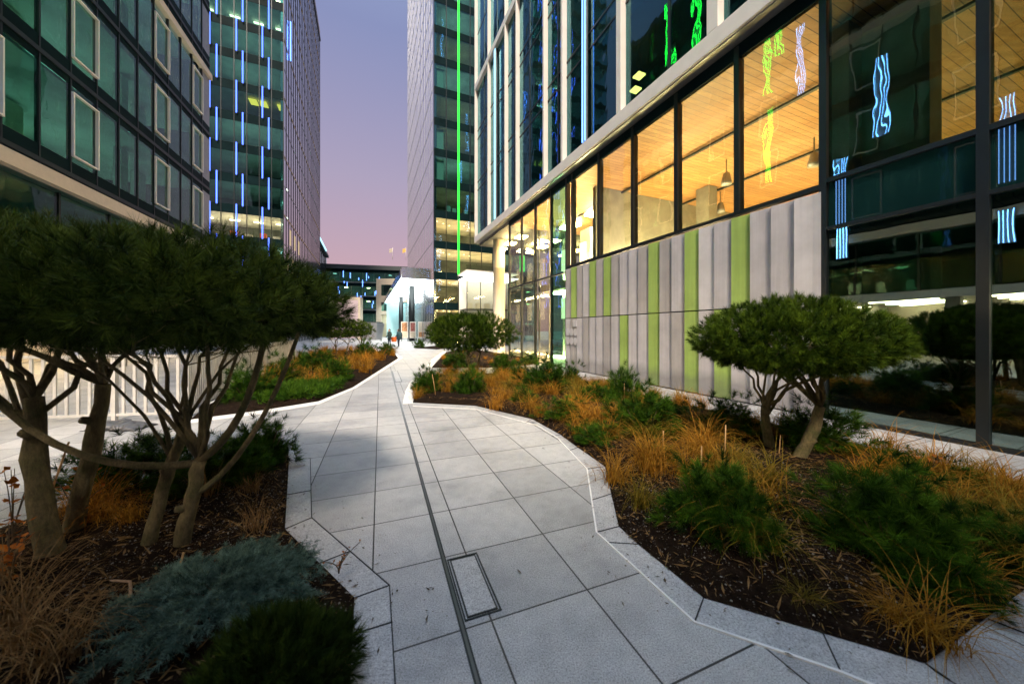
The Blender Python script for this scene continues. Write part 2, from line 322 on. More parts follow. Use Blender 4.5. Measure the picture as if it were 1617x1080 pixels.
bedM = bedM_front+px([(560, 554), (505, 556), (470, 563), (398, 605), (326, 641)])
bedF = px([(652, 549.5), (700, 546), (725, 548), (690, 552)])
soil('planting_bed', bedR); soil('planting_bed', bedI, .3); soil('planting_bed', bedL); soil('planting_bed', bedM, .25); soil('planting_bed', bedF, 1.0, .15)
def strip(name, A, B, z, m):                     # ribbon between two polylines
    n = min(len(A), len(B)); mb = MB()
    for i in range(n-1):
        q = [A[i], A[i+1], B[i+1], B[i]]
        mb.hexa([(p.x, p.y, z-.012) for p in q]+[(p.x, p.y, z) for p in q])
    o = mb.build(name, m); o['kind'] = 'structure'; return o
def offs(L, d):
    r = []
    for i, p in enumerate(L):
        a = L[max(i-1, 0)]; b = L[min(i+1, len(L)-1)]; t = (b-a).normalized(); r.append(p+Vector((t.y, -t.x, 0))*d)
    return r
kr = px([(652, 636), (750, 641), (840, 662), (885, 687), (955, 737), (977, 832), (1111, 945), (1462, 1049), (1530, 1110)])
kl = px([(652, 641.5), (750, 646), (847, 671.5), (880, 691.5), (927, 741), (942, 841), (1097, 983), (1328, 1062), (1400, 1092)])
strip('kerb_paving', kr, kl, .004, M['kerb'])
strip('white_edging', offs(kl, -.007), offs(kl, .007), .009, M['white_strip'])
strip('white_edging', px([(652, 637), (650.5, 620), (656, 605), (664, 599), (690, 591)]), px([(636, 638), (640, 618), (648, 603), (658, 596.5), (690, 588)]), .012, M['white_strip'])
strip('white_edging', px([(681, 581), (690, 568), (706, 555.5)]), px([(672, 582), (682, 567.5), (700, 555)]), .012, M['white_strip'])
fo = px([(300, 668), (416, 653), (505, 638), (562, 613), (636, 565), (622, 555.5)])
strip('kerb_edging', bedM_front, fo, .006, M['white_strip'])
strip('kerb_paving', px([(456, 735), (450, 836), (560, 945), (553, 1080), (551, 1180)]), px([(490, 724), (492, 818), (615, 925), (624, 1080), (627, 1180)]), .004, M['kerb'])
jl = MB()
def joint(a, b, z=.0085, wd=.0032):
    d = (b-a).normalized(); s = Vector((d.y, -d.x, 0))*wd
    jl.hexa([(p.x, p.y, z-.006) for p in (a-s, a+s, b+s, b-s)]+[(p.x, p.y, z) for p in (a-s, a+s, b+s, b-s)])
for i in range(len(lineL)-1): joint(lineL[i], lineL[i+1])
for a, b in (((452, 782), (491, 775)), ((450, 836), (492, 818)), ((505, 890), (553, 871)), ((560, 945), (615, 925)), ((556, 1003), (620, 983)), ((1007, 860), (958, 857)), ((1111, 945), (1097, 983)), ((1300, 1002), (1328, 1062)), ((977, 832), (942, 841)), ((966, 780), (935, 790)), ((955, 737), (927, 741)), ((912, 707), (898, 712)), ((885, 687), (872, 689)), ((840, 662), (830, 668)), ((1462, 1049), (1500, 1075)), ((1560, 978), (1617, 1000))):
    joint(G(*a), G(*b))
for t in range(-4, 15, 1): joint(FR.P(t*1.24, .02, 0), FR.P(t*1.24, 1.34, 0), .006)
o = jl.build('paving_joints', M['joint']); o['kind'] = 'structure'
# slot drain with its access frames
def pv(c, l, z=0): return Vector((.9325*c-.361*l, .361*c+.9325*l, z))
def pbar(m, c0, c1, l0, l1, z0, z1): return m.hexa([pv(c0, l0, z0), pv(c1, l0, z0), pv(c1, l1, z0), pv(c0, l1, z0), pv(c0, l0, z1), pv(c1, l0, z1), pv(c1, l1, z1), pv(c0, l1, z1)])
dr = thing('slot_drain', 'thin black slot drain running along the path towards the far plaza', 'drain', pv(.414, 2, 0))
m = MB(); pbar(m, .398, .407, -.5, 26, -.02, .0045); pbar(m, .421, .430, -.5, 26, -.02, .0045); m.build('channel_edge', M['dark_metal'], dr)
pbar(MB(), .407, .421, -.5, 26, -.02, .003).build('slot_insert', M['steel'], dr)
def hatch(c0, c1, l0, l1, label):
    h = thing('drain_cover', label, 'drain cover', pv(c0, l0, 0)); m = MB()
    for a in (0, .018):
        for q in ((c0+a, c0+a+.009, l0+a, l1-a), (c1-a-.009, c1-a, l0+a, l1-a), (c0+a+.009, c1-a-.009, l0+a, l0+a+.009), (c0+a+.009, c1-a-.009, l1-a-.009, l1-a)): pbar(m, *q, -.02, .006)
    m.build('cover_frame', M['dark_metal'], h); pbar(MB(), c0+.027, c1-.027, l0+.027, l1-.027, -.02, .0048).build('cover_slab', M['kerb'], h)
hatch(.434, .650, 1.84, 2.38, 'near rectangular drain cover framed in black in the foreground paving')
hatch(.434, .650, 11.2, 14.2, 'far narrow drain cover beside the white kerb tip on the path')

# ------------------------------------------------------------------ plants
TONE = {}
def toned(me):
    a = me.attributes.new('tone', 'FLOAT', 'POINT'); a.data.foreach_set('value', TONE['v'].astype(np.float32)); return me
def unit(a): return a/np.maximum(np.linalg.norm(a, axis=-1, keepdims=True), 1e-9)
def needle_tris(C, D, per, length, width, shoot, a0=.35, a1=1.25, rng=RNG):
    n = len(C); C = np.repeat(C, per, 0); D = np.repeat(unit(D), per, 0); k = n*per
    s = rng.random((k, 1)); base = C+D*shoot*s
    rnd = rng.normal(size=(k, 3)); pr = unit(rnd-D*np.sum(rnd*D, 1, keepdims=True))
    ang = (a1+(a0-a1)*s)*(.8+.4*rng.random((k, 1)))
    nd = D*np.cos(ang)+pr*np.sin(ang); L = length*(.7+.5*rng.random((k, 1)))
    sd = unit(np.cross(nd, rng.normal(size=(k, 3))))*width*.5
    tip = base+nd*L; V = np.stack([base-sd, base+sd, tip], 1).reshape(-1, 3)
    tn = np.repeat(np.clip(.5+.22*rng.normal(size=n), 0, 1), per); tn3 = np.stack([tn-.12, tn-.12, tn+.22], 1).ravel()
    TONE['v'] = np.clip(tn3, 0, 1); return V, np.arange(k*3).reshape(-1, 3)
def ell_pts(n, rad, seed, bottom=.55, fill=.35, low=-1.0):
    g = np.random.default_rng(seed); d = unit(g.normal(size=(int(n*1.6), 3))); d = d[d[:, 2] > low][:n]
    ph = g.random(6)*6.28
    lum = 1+.07*np.sin(3*np.arctan2(d[:, 1], d[:, 0])+ph[0])+.05*np.sin(7*np.arctan2(d[:, 1], d[:, 0])+5*d[:, 2]+ph[1])+.05*np.sin(9*d[:, 0]+ph[2])*np.sin(9*d[:, 1]+ph[3])
    r = (1-fill*g.random(len(d))**2.0)*lum
    p = d*r[:, None]*np.array(rad); p[:, 2] = np.where(p[:, 2] < 0, p[:, 2]*bottom, p[:, 2])
    nn = unit(d/np.array(rad)); return p, nn
def bez(a, b, c, n=7): return [a*(1-t)**2+b*2*t*(1-t)+c*t*t for t in [i/(n-1) for i in range(n)]]
def pine(label, base, cc, rad, stems, tufts, per, seed, mt, nl=.095, nw=.0035, extra=(), group=None, cat='pine tree', limbs=16, bottom=.55):
    rnd = random.Random(seed); root = thing('pine_tree', label, cat, base, group); cc = Vector(cc); tr = MB(); tops = []
    for (bx, fork, r0, bend) in stems:           # a trunk up to its fork
        b = Vector(bx); f = Vector(fork); mid = (b+f)/2+Vector(bend)
        p = bez(b-Vector((0, 0, .12)), mid, f, 10)
        p = [q+Vector((rnd.uniform(-1, 1), rnd.uniform(-1, 1), 0))*r0*.12 for q in p]
        rr = [r0*(1.25 if i == 0 else 1.1 if i == 1 else 1-.035*i)*(1+rnd.uniform(-.06, .06)) for i in range(10)]; rr[6] *= 1.12
        tr.tube(p, rr, 12); tops.append((f, rr[-1], p))
        for k in range(rnd.randint(1, 2)):       # pruned stubs
            i = rnd.randint(4, 8); d = Vector((rnd.uniform(-1, 1), rnd.uniform(-1, .2), .3)).normalized(); tr.tube([p[i], p[i]+d*r0*1.5], [r0*.55, r0*.42], 8)
    for k in range(limbs):
        f, r, p = tops[k % len(tops)]; a = 6.283*(k*.381966+rnd.uniform(-.05, .05)); q = math.sqrt((k+.6)/limbs)*.86
        e = cc+Vector((math.cos(a)*rad[0]*q, math.sin(a)*rad[1]*q, rad[2]*(-.28+.45*(1-q))))
        st = f if k % 4 else p[-3]; d = e-st; c = st+Vector((d.x*.38, d.y*.38, d.z*.72))+Vector((rnd.uniform(-.1, .1), rnd.uniform(-.1, .1), 0))*rad[0]
        L = bez(st, c, e, 9); L = [q+Vector((rnd.gauss(0, 1), rnd.gauss(0, 1), rnd.gauss(0, .6)))*rad[0]*.016*(0 < i < 8) for i, q in enumerate(L)]; r1 = r*rnd.uniform(.36, .56); tr.tube(L, [r1*(1-.085*i) for i in range(9)], 7)
        for j in range(5):                       # twigs feeding the tufts
            i = rnd.randint(4, 8); dd = Vector((rnd.gauss(0, 1), rnd.gauss(0, 1), rnd.uniform(.1, .9))).normalized()*rad[0]*rnd.uniform(.16, .34)
            tr.tube([L[i], L[i]+dd*.5+Vector((0, 0, -.02)), L[i]+dd], [r1*.3, r1*.2, r1*.12], 5)
    for pts, r in extra: tr.tube(pts, r, 10)
    tr.build('trunk', M['bark'], root, True)
    P, Nn = ell_pts(tufts, rad, seed, bottom, .62); g = np.random.default_rng(seed+1)
    D = unit(Nn*1.0+np.array([0, 0, .55])+g.normal(size=P.shape)*.38)
    V, T = needle_tris(P, D, per, nl, nw, nl*.75, .3, 1.15, rng=g); off = np.array(cc-Vector(base))
    link('crown', toned(arr_mesh('crown', V+off, T)), mt, root); return root
# near left pair
g1, g2, g3, g4 = G(222, 886), G(275, 884), G(95, 905), G(100, 868)
pine('mossy two-stemmed pine with a wide flat crown, right-hand pine of the left foreground bed', (g1+g2)/2, (-2.45, 2.50, 1.76), (1.10, 1.05, .46),
     [(g1, Vector((-2.42, 2.5, .86)), .046, (-.02, 0, 0)), (g2, Vector((-2.22, 2.42, .68)), .053, (.02, 0, .0))], 3600, 46, 11, M['pine_dark'], .088, .0036, limbs=13,
     extra=[(bez(Vector((-2.22, 2.42, .66)), Vector((-2.9, 2.2, .62)), Vector((-3.25, 2.1, 1.25)), 9), [.027-.0013*i for i in range(9)]), (bez(Vector((-2.28, 2.4, .42)), Vector((-1.9, 2.5, .6)), Vector((-1.62, 2.6, 1.6)), 9), [.022-.001*i for i in range(9)]), (bez(Vector((-2.22, 2.42, .68)), Vector((-1.95, 2.5, .85)), Vector((-1.85, 2.55, 1.55)), 9), [.03-.0014*i for i in range(9)])])
pine('thick-trunked dark pine at the left edge of the left foreground bed', (g3+g4)/2, (-3.75, 2.62, 1.88), (1.35, 1.2, .52),
     [(g3, Vector((-3.22, 2.3, 1.15)), .068, (-.10, 0, 0)), (g4, Vector((-3.05, 2.55, 1.2)), .058, (.05, 0, 0))], 3600, 46, 23, M['pine_dark'], .088, .0036, limbs=16)
# right bed pine
b1, b2 = G(1222, 716), G(1246, 732)
pine('round-topped green pine with forked pale trunks in the right planting bed', (b1+b2)/2, (3.46, 4.25, 1.43), (1.04, .98, .52),
     [(b1, Vector((3.22, 4.35, .62)), .065, (-.05, 0, 0)), (b2, Vector((3.66, 4.05, .70)), .075, (.10, 0, -.08))], 3600, 50, 37, M['pine'], .074, .0048, limbs=20, bottom=.62)
b = G(745, 592)
pine('small umbrella pine on slim stems in the middle bed before the lit entrance', b, (b.x-.1, b.y+.1, 1.50), (1.55, 1.4, .66), [(b, b+Vector((-.15, .1, .75)), .06, (-.06, 0, 0)), (b+Vector((.12, .1, 0)), b+Vector((.3, 0, .8)), .05, (.02, 0, 0))], 2000, 38, 41, M['pine'], .12, .010, limbs=14, bottom=.9)
b = G(536, 566)
pine('small flat-topped pine in the far left bed beside the left tower', b, (b.x-.1, b.y+.1, 1.65), (1.9, 1.4, .58), [(b, b+Vector((-.3, .1, .8)), .05, (-.06, 0, 0)), (b+Vector((.2, .1, 0)), b+Vector((.5, 0, .8)), .045, (.05, 0, 0))], 1900, 30, 43, M['pine'], .11, .013, limbs=12, bottom=.7)
# shrubs
def dome(name, seed, tufts, per, nl, nw, mt, hgt=.8, lowcut=-.15, shoot=None):
    P, Nn = ell_pts(tufts, (.5, .5, hgt), seed, .3, .62, lowcut); A_ = np.arctan2(P[:, 1], P[:, 0]); P = P*(1+.20*np.sin(3*A_+seed)+.13*np.sin(5*A_+2*seed)+.16*np.sin(6*P[:, 2:3].ravel()+4*A_+seed))[:, None]; g = np.random.default_rng(seed)
    D = unit(Nn*.8+np.array([0, 0, .55])+g.normal(size=P.shape)*.4); V, T = needle_tris(P, D, per, nl, nw, shoot or nl*1.1, rng=g)
    return toned(arr_mesh(name, V+np.array([0, 0, .06]), T))
def stems_mesh(seed):
    r = random.Random(seed); m = MB()
    for k in range(11):
        a = r.uniform(0, 6.28); e = Vector((math.cos(a)*r.uniform(.15, .42), math.sin(a)*r.uniform(.15, .42), r.uniform(.3, .62)))
        m.tube(bez(Vector((0, 0, -.06)), Vector((e.x*.5, e.y*.5, .1)), e, 5), [.022, .018, .014, .010, .005], 6)
    me = bpy.data.meshes.new('stems'); me.from_pydata([tuple(v) for v in m.v], [], m.f); return me
DM = [dome('shrub_foliage', 50+i, 300, 42, .15, .0075, M['shrub'], .72, -.15, .10) for i in range(3)]
for d in DM: d.materials.append(M['shrub'])
SMS = [stems_mesh(i) for i in range(3)]
for s in SMS: s.materials.append(M['twig'])
near_dome = [dome('shrub_foliage', 70+i, 360, 54, .150, .0068, M['shrub'], .72, -.15, .09) for i in range(2)]
for d in near_dome: d.materials.append(M['shrub'])
def shrub(label, x, y, wpx, i=0, h=1.0, P=None, near=False, group=None):
    p = G(x, y); wd = wpx/F*p.y*.80; p.z = soil_h(p.x, p.y, P)-.01 if P else 0
    o = thing('pine_shrub', label, 'shrub', p, group); o.scale = (wd, wd, wd*h); o.rotation_euler.z = random.uniform(0, 6.28)
    for nm, me in (('foliage', near_dome[i % 2] if near else DM[i % 3]), ('woody_stems', SMS[i % 3])):
        c = bpy.data.objects.new(nm, me); col.objects.link(c); c.parent = o
    return o
shrub('small dwarf pine at the left tip of the right bed, beside the white kerb', 674, 622, 52, 0, 1, bedR)
shrub('dwarf pine below the small umbrella pine, second from the white kerb tip', 742, 624, 55, 1, 1, bedR)
shrub('dwarf pine behind, between the small umbrella pine and the glazed entrance', 797, 596, 48, 2, 1, bedR)
shrub('spreading dwarf pine in front of the leftmost grey cladding panels', 858, 622, 82, 0, .8, bedR)
shrub('compact dwarf pine close to the walkway under the first lime panel', 902, 612, 42, 1, 1.1, bedR)
shrub('tall dark dwarf pine under the middle lime panels, at the walkway edge', 984, 642, 58, 2, 1.25, bedR)
shrub('bushy dark dwarf pine in the centre of the right bed', 1016, 694, 108, 0, .9, bedR)
shrub('low flat dwarf pine among golden grass near the bend of the kerb', 890, 668, 72, 1, .55, bedR)
shrub('low dark dwarf pine behind the kerb bend, overgrown with grass', 940, 702, 80, 2, .5, bedR)
shrub('dwarf pine against the wall just left of the forked pine trunks', 1150, 692, 105, 1, .75, bedR)
shrub('dwarf pine tucked behind the forked pine trunks by the dark window', 1296, 716, 120, 0, .8, bedR)
shrub('rounded bright dwarf pine at the front of the right bed, below the forked pine', 1132, 858, 158, 0, .95, bedR, True)
shrub('largest dwarf pine at the front right of the right bed', 1400, 885, 195, 1, .9, bedR, True)
shrub('leaning dwarf pine overlapping the largest one on its right side', 1460, 930, 135, 0, .8, bedR, True)
shrub('low dwarf pine between the two tall dwarf pines along the walkway', 940, 640, 52, 0, .7, bedR)
shrub('low dwarf pine in front of the spreading one, near the kerb', 828, 640, 46, 1, .6, bedR)
shrub('dwarf pine hugging the walkway behind the bushy dark one', 1062, 668, 62, 2, .6, bedR)
shrub('flat dwarf pine in the grass left of the rounded bright one', 1040, 742, 66, 2, .5, bedR)
shrub('low dark dwarf pine at the right end of the right bed, by the frame edge', 1585, 890, 150, 1, .6, bedR, True)
shrub('low dwarf pine behind the largest one, by the walkway', 1440, 775, 110, 0, .6, bedR)
shrub('dwarf pine in the far left bed beside the slatted fence', 392, 636, 78, 0, .9, bedM)
shrub('dwarf pine in the middle of the far left bed among orange grass', 447, 606, 62, 1, .9, bedM)
shrub('dwarf pine right of the green ground cover in the far left bed', 534, 606, 48, 2, 1, bedM)
shrub('small dwarf pine under the flat-topped pine in the far left bed', 497, 590, 62, 0, .8, bedM)
shrub('dwarf pine at the far end of the left bed near the two people', 577, 567, 42, 1, .9, bedM)
shrub('dwarf pine at the pointed tip of the far left bed', 611, 563, 30, 2, .9, bedM)
shrub('dwarf pine at the foot of the umbrella pine in the middle bed', 720, 580, 44, 0, .7, bedI)
shrub('low dwarf pine at the right end of the middle bed', 838, 576, 30, 1, .8, bedI)
shrub('dwarf pine on the small planted island behind the two people', 662, 550, 20, 2, 1, bedF)
shrub('flat spreading shrub on the right of the small far island', 702, 549, 30, 0, .45, bedF)
shrub('dwarf pine at the back corner of the left foreground bed, by the path', 412, 738, 100, 2, 1, bedL, True)
shrub('dwarf pine behind the mossy stems in the left foreground bed', 345, 775, 130, 1, .7, bedL, True)
shrub('dwarf pine between the two left foreground pines', 205, 785, 150, 0, .8, bedL, True)
# spruce and juniper close to the camera
def mound(name, label, p, rad, tufts, per, nl, nw, mt, seed, flat=False):
    o = thing(name, label, 'shrub', p); P, Nn = ell_pts(tufts, rad, seed, .3, .5, -.1); g = np.random.default_rng(seed)
    if flat:                                     # arching sprays: rows of tufts along outward branches
        Ps, Ds = [], []
        m = MB()
        for k in range(84):
            a = 6.283*g.random(); q = .25+.75*g.random(); L = [Vector((math.cos(a)*rad[0]*q*s, math.sin(a)*rad[1]*q*s, rad[2]*(.25+.9*math.sin(s*2.2))*(.6+.5*g.random()*0+.4*(1-q)))) for s in [i/13 for i in range(14)]]
            m.tube([v+Vector(p) for v in L], [.008*(1-.06*i) for i in range(14)], 5)
            for i in range(3, 14):
                for z in range(3):
                    d = (L[i]-L[i-1]).normalized(); sd = Vector((-d.y, d.x, 0))*g.normal()*.9
                    Ps.append(np.array(L[i])+g.normal(size=3)*.012); Ds.append(np.array(d*1.0+sd+Vector((0, 0, .25*g.normal()))))
        m.build('branches', M['twig'], o, True); P = np.array(Ps); D = np.array(Ds)
        V, T = needle_tris(P, D, per, nl, nw, .085, .75, 1.25, rng=g)
    else:
        D = unit(Nn*.8+np.array([0, 0, .5])+g.normal(size=P.shape)*.5); V, T = needle_tris(P, D, per, nl, nw, nl*1.2, .2, .7, rng=g)
    link('foliage', toned(arr_mesh('foliage', V, T)), mt, o); return o
mound('spruce_shrub', 'blue-grey creeping spruce with arching sprays in the left foreground bed', G(345, 965, .10)*1.0, (.50, .44, .17), 0, 46, .026, .0026, M['spruce'], 91, True)
mound('juniper_shrub', 'dense dark green juniper mound at the bottom of the left foreground bed', G(428, 1085, .08), (.29, .27, .20), 1100, 42, .055, .0028, M['pine_dark'], 92)
# ground cover: stuff
def cover(name, P, n, nl, nw, mt, per, z=.06, keep=None):
    g = np.random.default_rng(len(name)+n); xs = [p[0] for p in P]; ys = [p[1] for p in P]; C = []
    while len(C) < n:
        x = g.uniform(min(xs), max(xs)); y = g.uniform(min(ys), max(ys))
        if in_poly(x, y, P): C.append((x, y, z+.05*g.random()))
    C = np.array(C); D = g.normal(size=C.shape)*.7+np.array([0, 0, .8]); V, T = needle_tris(C, D, per, nl, nw, nl, rng=g)
    o = link(name, toned(arr_mesh(name, V, T)), mt); return tag(o, kind='stuff')
cv = cover('ground_cover', px([(405, 645), (503, 632), (545, 612), (500, 606), (430, 622)]), 900, .13, .013, M['cover'], 16, .10)
tag(cv, 'bright green creeping ground cover at the front of the far left bed', 'ground cover')
# grasses
def grass_mesh(seed, n, L, wd, droop, spread=.10, seg=5):
    g = np.random.default_rng(seed); V = []; T = []
    for k in range(n):
        a = g.random()*6.283; b = np.array([math.cos(a), math.sin(a), 0]); l = L*(.55+.6*g.random()); ln = .15+.75*g.random()
        p0 = np.array([g.normal()*spread*.5, g.normal()*spread*.5, -.02]); sd = np.array([-b[1], b[0], 0])*wd*.5; pts = []
        th = ln*.6
        p = p0.copy(); n0 = len(V)
        for i in range(seg+1):
            f = 1-(i/seg)**1.5; V.append(p-sd*max(f, .08)); V.append(p+sd*max(f, .08))
            p = p+(b*math.sin(th)+np.array([0, 0, math.cos(th)]))*(l/seg); th += droop*(.6+.8*g.random())*(.5+ln)/seg*2.2
        for i in range(seg):
            q = n0+2*i; T += [(q, q+1, q+3), (q, q+3, q+2)]
    return arr_mesh('grass_blades', V, T)
GM = {}
for key, args, mt in (('gold', (130, .50, .0055, .95), 'gold'), ('green', (120, .48, .0055, .95), 'gold_green'), ('far', (70, .50, .012, .55), 'gold'), ('plume', (70, .42, .0055, .35), 'straw'), ('flop', (110, .62, .006, 1.25), 'straw')):
    GM[key] = [grass_mesh(hash(key) % 97 if 0 else sum(map(ord, key))+i, *args) for i in range(4)]
    for me in GM[key]: me.materials.append(M[mt])
def grass(key, x, y, z, s, label, group):
    o = bpy.data.objects.new('grass_clump', random.choice(GM[key])); col.objects.link(o); o.location = (x, y, z); o.rotation_euler = (random.uniform(-.12, .12), random.uniform(-.12, .12), random.uniform(0, 6.28)); o.scale = (s, s, s*random.uniform(.75, 1.1))
    return tag(o, label, 'grass', group)
def scatter(P, n, keys, s0, s1, label, group, mind, keep=lambda x, y: True, mar=.06):
    xs = [p[0] for p in P]; ys = [p[1] for p in P]; got = []; tries = 0
    while len(got) < n and tries < 30000:
        tries += 1; x = random.uniform(min(xs), max(xs)); y = random.uniform(min(ys), max(ys))
        if not in_poly(x, y, P) or edge_d(x, y, P) < mar or not keep(x, y) or any((x-a)**2+(y-b)**2 < mind**2 for a, b in got): continue
        got.append((x, y)); grass(random.choice(keys), x, y, soil_h(x, y, P), random.uniform(s0, s1), label, group)
def pxy(x, y): return (CX+x/y*F, HY+HC*F/y) if y > .2 else (-9999, 9999)
def keep_front(x, y):                            # bare soil at the front of the right bed
    a, b = pxy(x, y)
    if 1180 < a < 1420 and 700 < b < 775: return random.random() < .25
    if b > 800 and 1050 < a < 1480: return random.random() < .45
    return True
scatter(bedR, 172, ['gold', 'gold', 'green'], .9, 1.45, 'drooping clump of golden ornamental grass in the right planting bed', 'golden grass clumps in the right bed', .19, keep_front)
scatter(bedM, 85, ['far', 'far', 'gold'], 1.1, 1.75, 'upright orange grass clump in the far left planting bed', 'orange grass clumps in the far left bed', .24, lambda x, y: not (395 < pxy(x, y)[0] < 545 and pxy(x, y)[1] > 618), .14)
scatter(bedI, 18, ['gold', 'green'], .8, 1.2, 'low golden grass clump in the middle bed under the umbrella pine', 'grass clumps in the middle bed', .35, mar=.2)
def gl(key, x, y, s, label, group=None): p = G(x, y); grass(key, p.x, p.y, soil_h(p.x, p.y, bedL) if in_poly(p.x, p.y, bedL) else .02, s, label, group)
for i, (x, y, s) in enumerate([(150, 850, 1.0), (160, 820, .9), (120, 830, .9), (205, 850, .7)]): gl('gold', x, y, s, 'rust-gold grass clump between the trunks of the left foreground pines', 'rust-gold grass between the left trunks')
gl('plume', 405, 850, .75, 'pale upright tuft of dry grass beside the path edge of the left bed'); gl('plume', 395, 790, .8, 'reddish dry grass tuft below the corner dwarf pine in the left bed')
gl('plume', 330, 800, .9, 'feathery dry grass leaning behind the mossy stems'); gl('plume', 250, 770, .8, 'feathery dry grass between the two left pines, further back')
for x, y, s in [(10, 1020, 1.0), (40, 1060, 1.0), (-20, 960, .8), (90, 1090, .9)]: gl('flop', x, y, s, 'long straw-coloured grass flopping over the soil in the bottom left corner', 'straw grass in the bottom left corner')
gl('gold', 1405, 985, .6, 'single bright golden tuft on bare soil near the front kerb of the right bed'); gl('green', 1270, 955, .45, 'small half-green tuft on the bare soil below the largest dwarf pines')
for x, y, s in ((1560, 880, 1.0), (1600, 860, 1.1), (1540, 840, 1.0), (1610, 910, .9), (1580, 820, 1.0)):
    p = G(x, y); grass('green', p.x, p.y, .1, s, 'dark half-green grass at the right end of the right bed', 'dark grass at the right end')
# pebbles and bark crumbs on the soil: stuff
def crumbs(P, n, label):
    g = np.random.default_rng(n); xs = [p[0] for p in P]; ys = [p[1] for p in P]; V = []; T = []
    base = np.array([(1, 0, 0), (-1, 0, 0), (0, 1, 0), (0, -1, 0), (0, 0, .7), (0, 0, -.7)], float); tri = [(0, 2, 4), (2, 1, 4), (1, 3, 4), (3, 0, 4), (2, 0, 5), (1, 2, 5), (3, 1, 5), (0, 3, 5)]
    c = 0
    while c < n:
        x = g.uniform(min(xs), max(xs)); y = g.uniform(min(ys), max(ys))
        if not in_poly(x, y, P): continue
        s = .002+.007*g.random()**4; o = np.array([x, y, soil_h(x, y, P)+s*.3]); k = len(V)
        V += list(base*s*(.6+.8*g.random((6, 1)))+o); T += [(a+k, b+k, d+k) for a, b, d in tri]; c += 1
    tag(link('soil_gravel', arr_mesh('soil_gravel', V, T), M['pebble']), label, 'gravel', kind='stuff')
near_R = [p for p in bedR]; crumbs([G(940, 730), G(985, 850), G(1111, 943), G(1462, 1046), G(1600, 940), G(1500, 800), G(1240, 720), G(1050, 700)], 5200, 'fine pale gravel and bark crumbs scattered over the right bed soil')
crumbs([G(456, 740), G(452, 836), G(558, 946), G(552, 1078), Vector((-2.5, 1.3, 0)), Vector((-3.4, 2.2, 0)), Vector((-3.2, 3.6, 0))], 3800, 'fine gravel and bark crumbs scattered over the left bed soil')
def litter(P, n, label):                          # dead needles and leaf scraps: stuff
    g = np.random.default_rng(n+5); xs = [p[0] for p in P]; ys = [p[1] for p in P]; V = []; T = []; c = 0
    while c < n:
        x = g.uniform(min(xs), max(xs)); y = g.uniform(min(ys), max(ys))
        if not in_poly(x, y, P): continue
        a = g.random()*6.28; l = .012+.05*g.random()**2; wd = .0016+.004*g.random()**3; z = soil_h(x, y, bedR if x > 0 else bedL)+.004; d = np.array([math.cos(a), math.sin(a), g.normal()*.35]); q = np.array([-d[1], d[0], .3*g.normal()])*wd; o = np.array([x, y, z+.006]); k = len(V)
        V += [o-d*l-q, o-d*l*.2+q*1.4, o+d*l, o-d*l*.1-q*1.6+np.array([0, 0, .002])]; T += [(k, k+1, k+3), (k+1, k+2, k+3)]; c += 1
    tag(link('leaf_litter', arr_mesh('leaf_litter', V, T), M['straw']), label, 'leaf litter', kind='stuff')
litter([p for p in bedR if p.y < 9]+[], 9000, 'dead needles and leaf scraps lying on the soil of the right bed')
litter([p for p in bedL if p.y > .2], 6000, 'dead needles and leaf scraps lying on the soil of the left bed')
g = np.random.default_rng(77); V = []; T = []        # scraps blown on to the paving beside the beds
for E_, n in ((edgeR[:-1], 260), (edgeL, 200), ([bedR[0], bedR[-1]], 6)):
    for c in range(n):
        i = g.integers(0, len(E_)-1); f_ = g.random(); p = E_[i]*(1-f_)+E_[i+1]*f_; dd = (E_[i+1]-E_[i]).normalized(); k_ = (1 if E_ is edgeL else 1); p = p+Vector((dd.y, -dd.x, 0))*(-.5*g.random()**2.5 if E_ is edgeL else .5*g.random()**2.5)
        if in_poly(p.x, p.y, bedR) or in_poly(p.x, p.y, bedL): continue
        a = g.random()*6.28; l = .004+.022*g.random()**2; d = np.array([math.cos(a), math.sin(a), .1*g.normal()]); q = np.array([-d[1], d[0], 0])*(.0015+.004*g.random()**3); o = np.array([p.x, p.y, .0125]); k = len(V)
        V += [o-d*l-q, o-d*l*.2+q*1.4, o+d*l, o-d*l*.1-q*1.6+np.array([0, 0, .002])]; T += [(k, k+1, k+3), (k+1, k+2, k+3)]
tag(link('paving_litter', arr_mesh('paving_litter', V, T), M['twig']), 'brown scraps and grit blown on to the pale paving along the bed edges', 'litter', kind='stuff')
# canes, hose, stalks
def cane(x, y, h, lx, label):
    p = G(x, y, .08); tag(MB().tube([p-Vector((0, 0, .1)), p+Vector((lx*.5, 0, h*.5)), p+Vector((lx, .02, h))], [.007, .0065, .006], 7).build('bamboo_cane', M['cane'], None, True), label, 'garden cane')
for a in ((1105, 760, .35, .03, 'bamboo cane standing in golden grass left of the forked pine'), (1142, 745, .50, .04, 'tallest bamboo cane, left of the forked pine and its dwarf pine'), (1046, 720, .3, .02, 'bamboo cane in the bushy dwarf pine at the bed centre'), (985, 640, .5, .02, 'bamboo cane rising from the tall dark dwarf pine by the walkway'), (689, 625, .5, -.1, 'leaning bamboo cane at the tip of the right bed'), (1470, 760, .42, .06, 'bamboo cane with dead leaves near the dark window at the right'), (1390, 800, .28, .05, 'short cane poking out of the largest dwarf pine'), (1228, 720, .25, .05, 'thin cane at the foot of the forked pine'), (60, 850, .7, .2, 'orange cane leaning against the leftmost trunk'), (285, 905, .12, .0, 'short upright cane stub at the base of the mossy stem')): cane(*a)
p = [G(105, 930, .04), G(150, 912, .10), G(205, 918, .13), G(212, 950, .11), G(195, 985, .08), G(180, 1010, .03)]
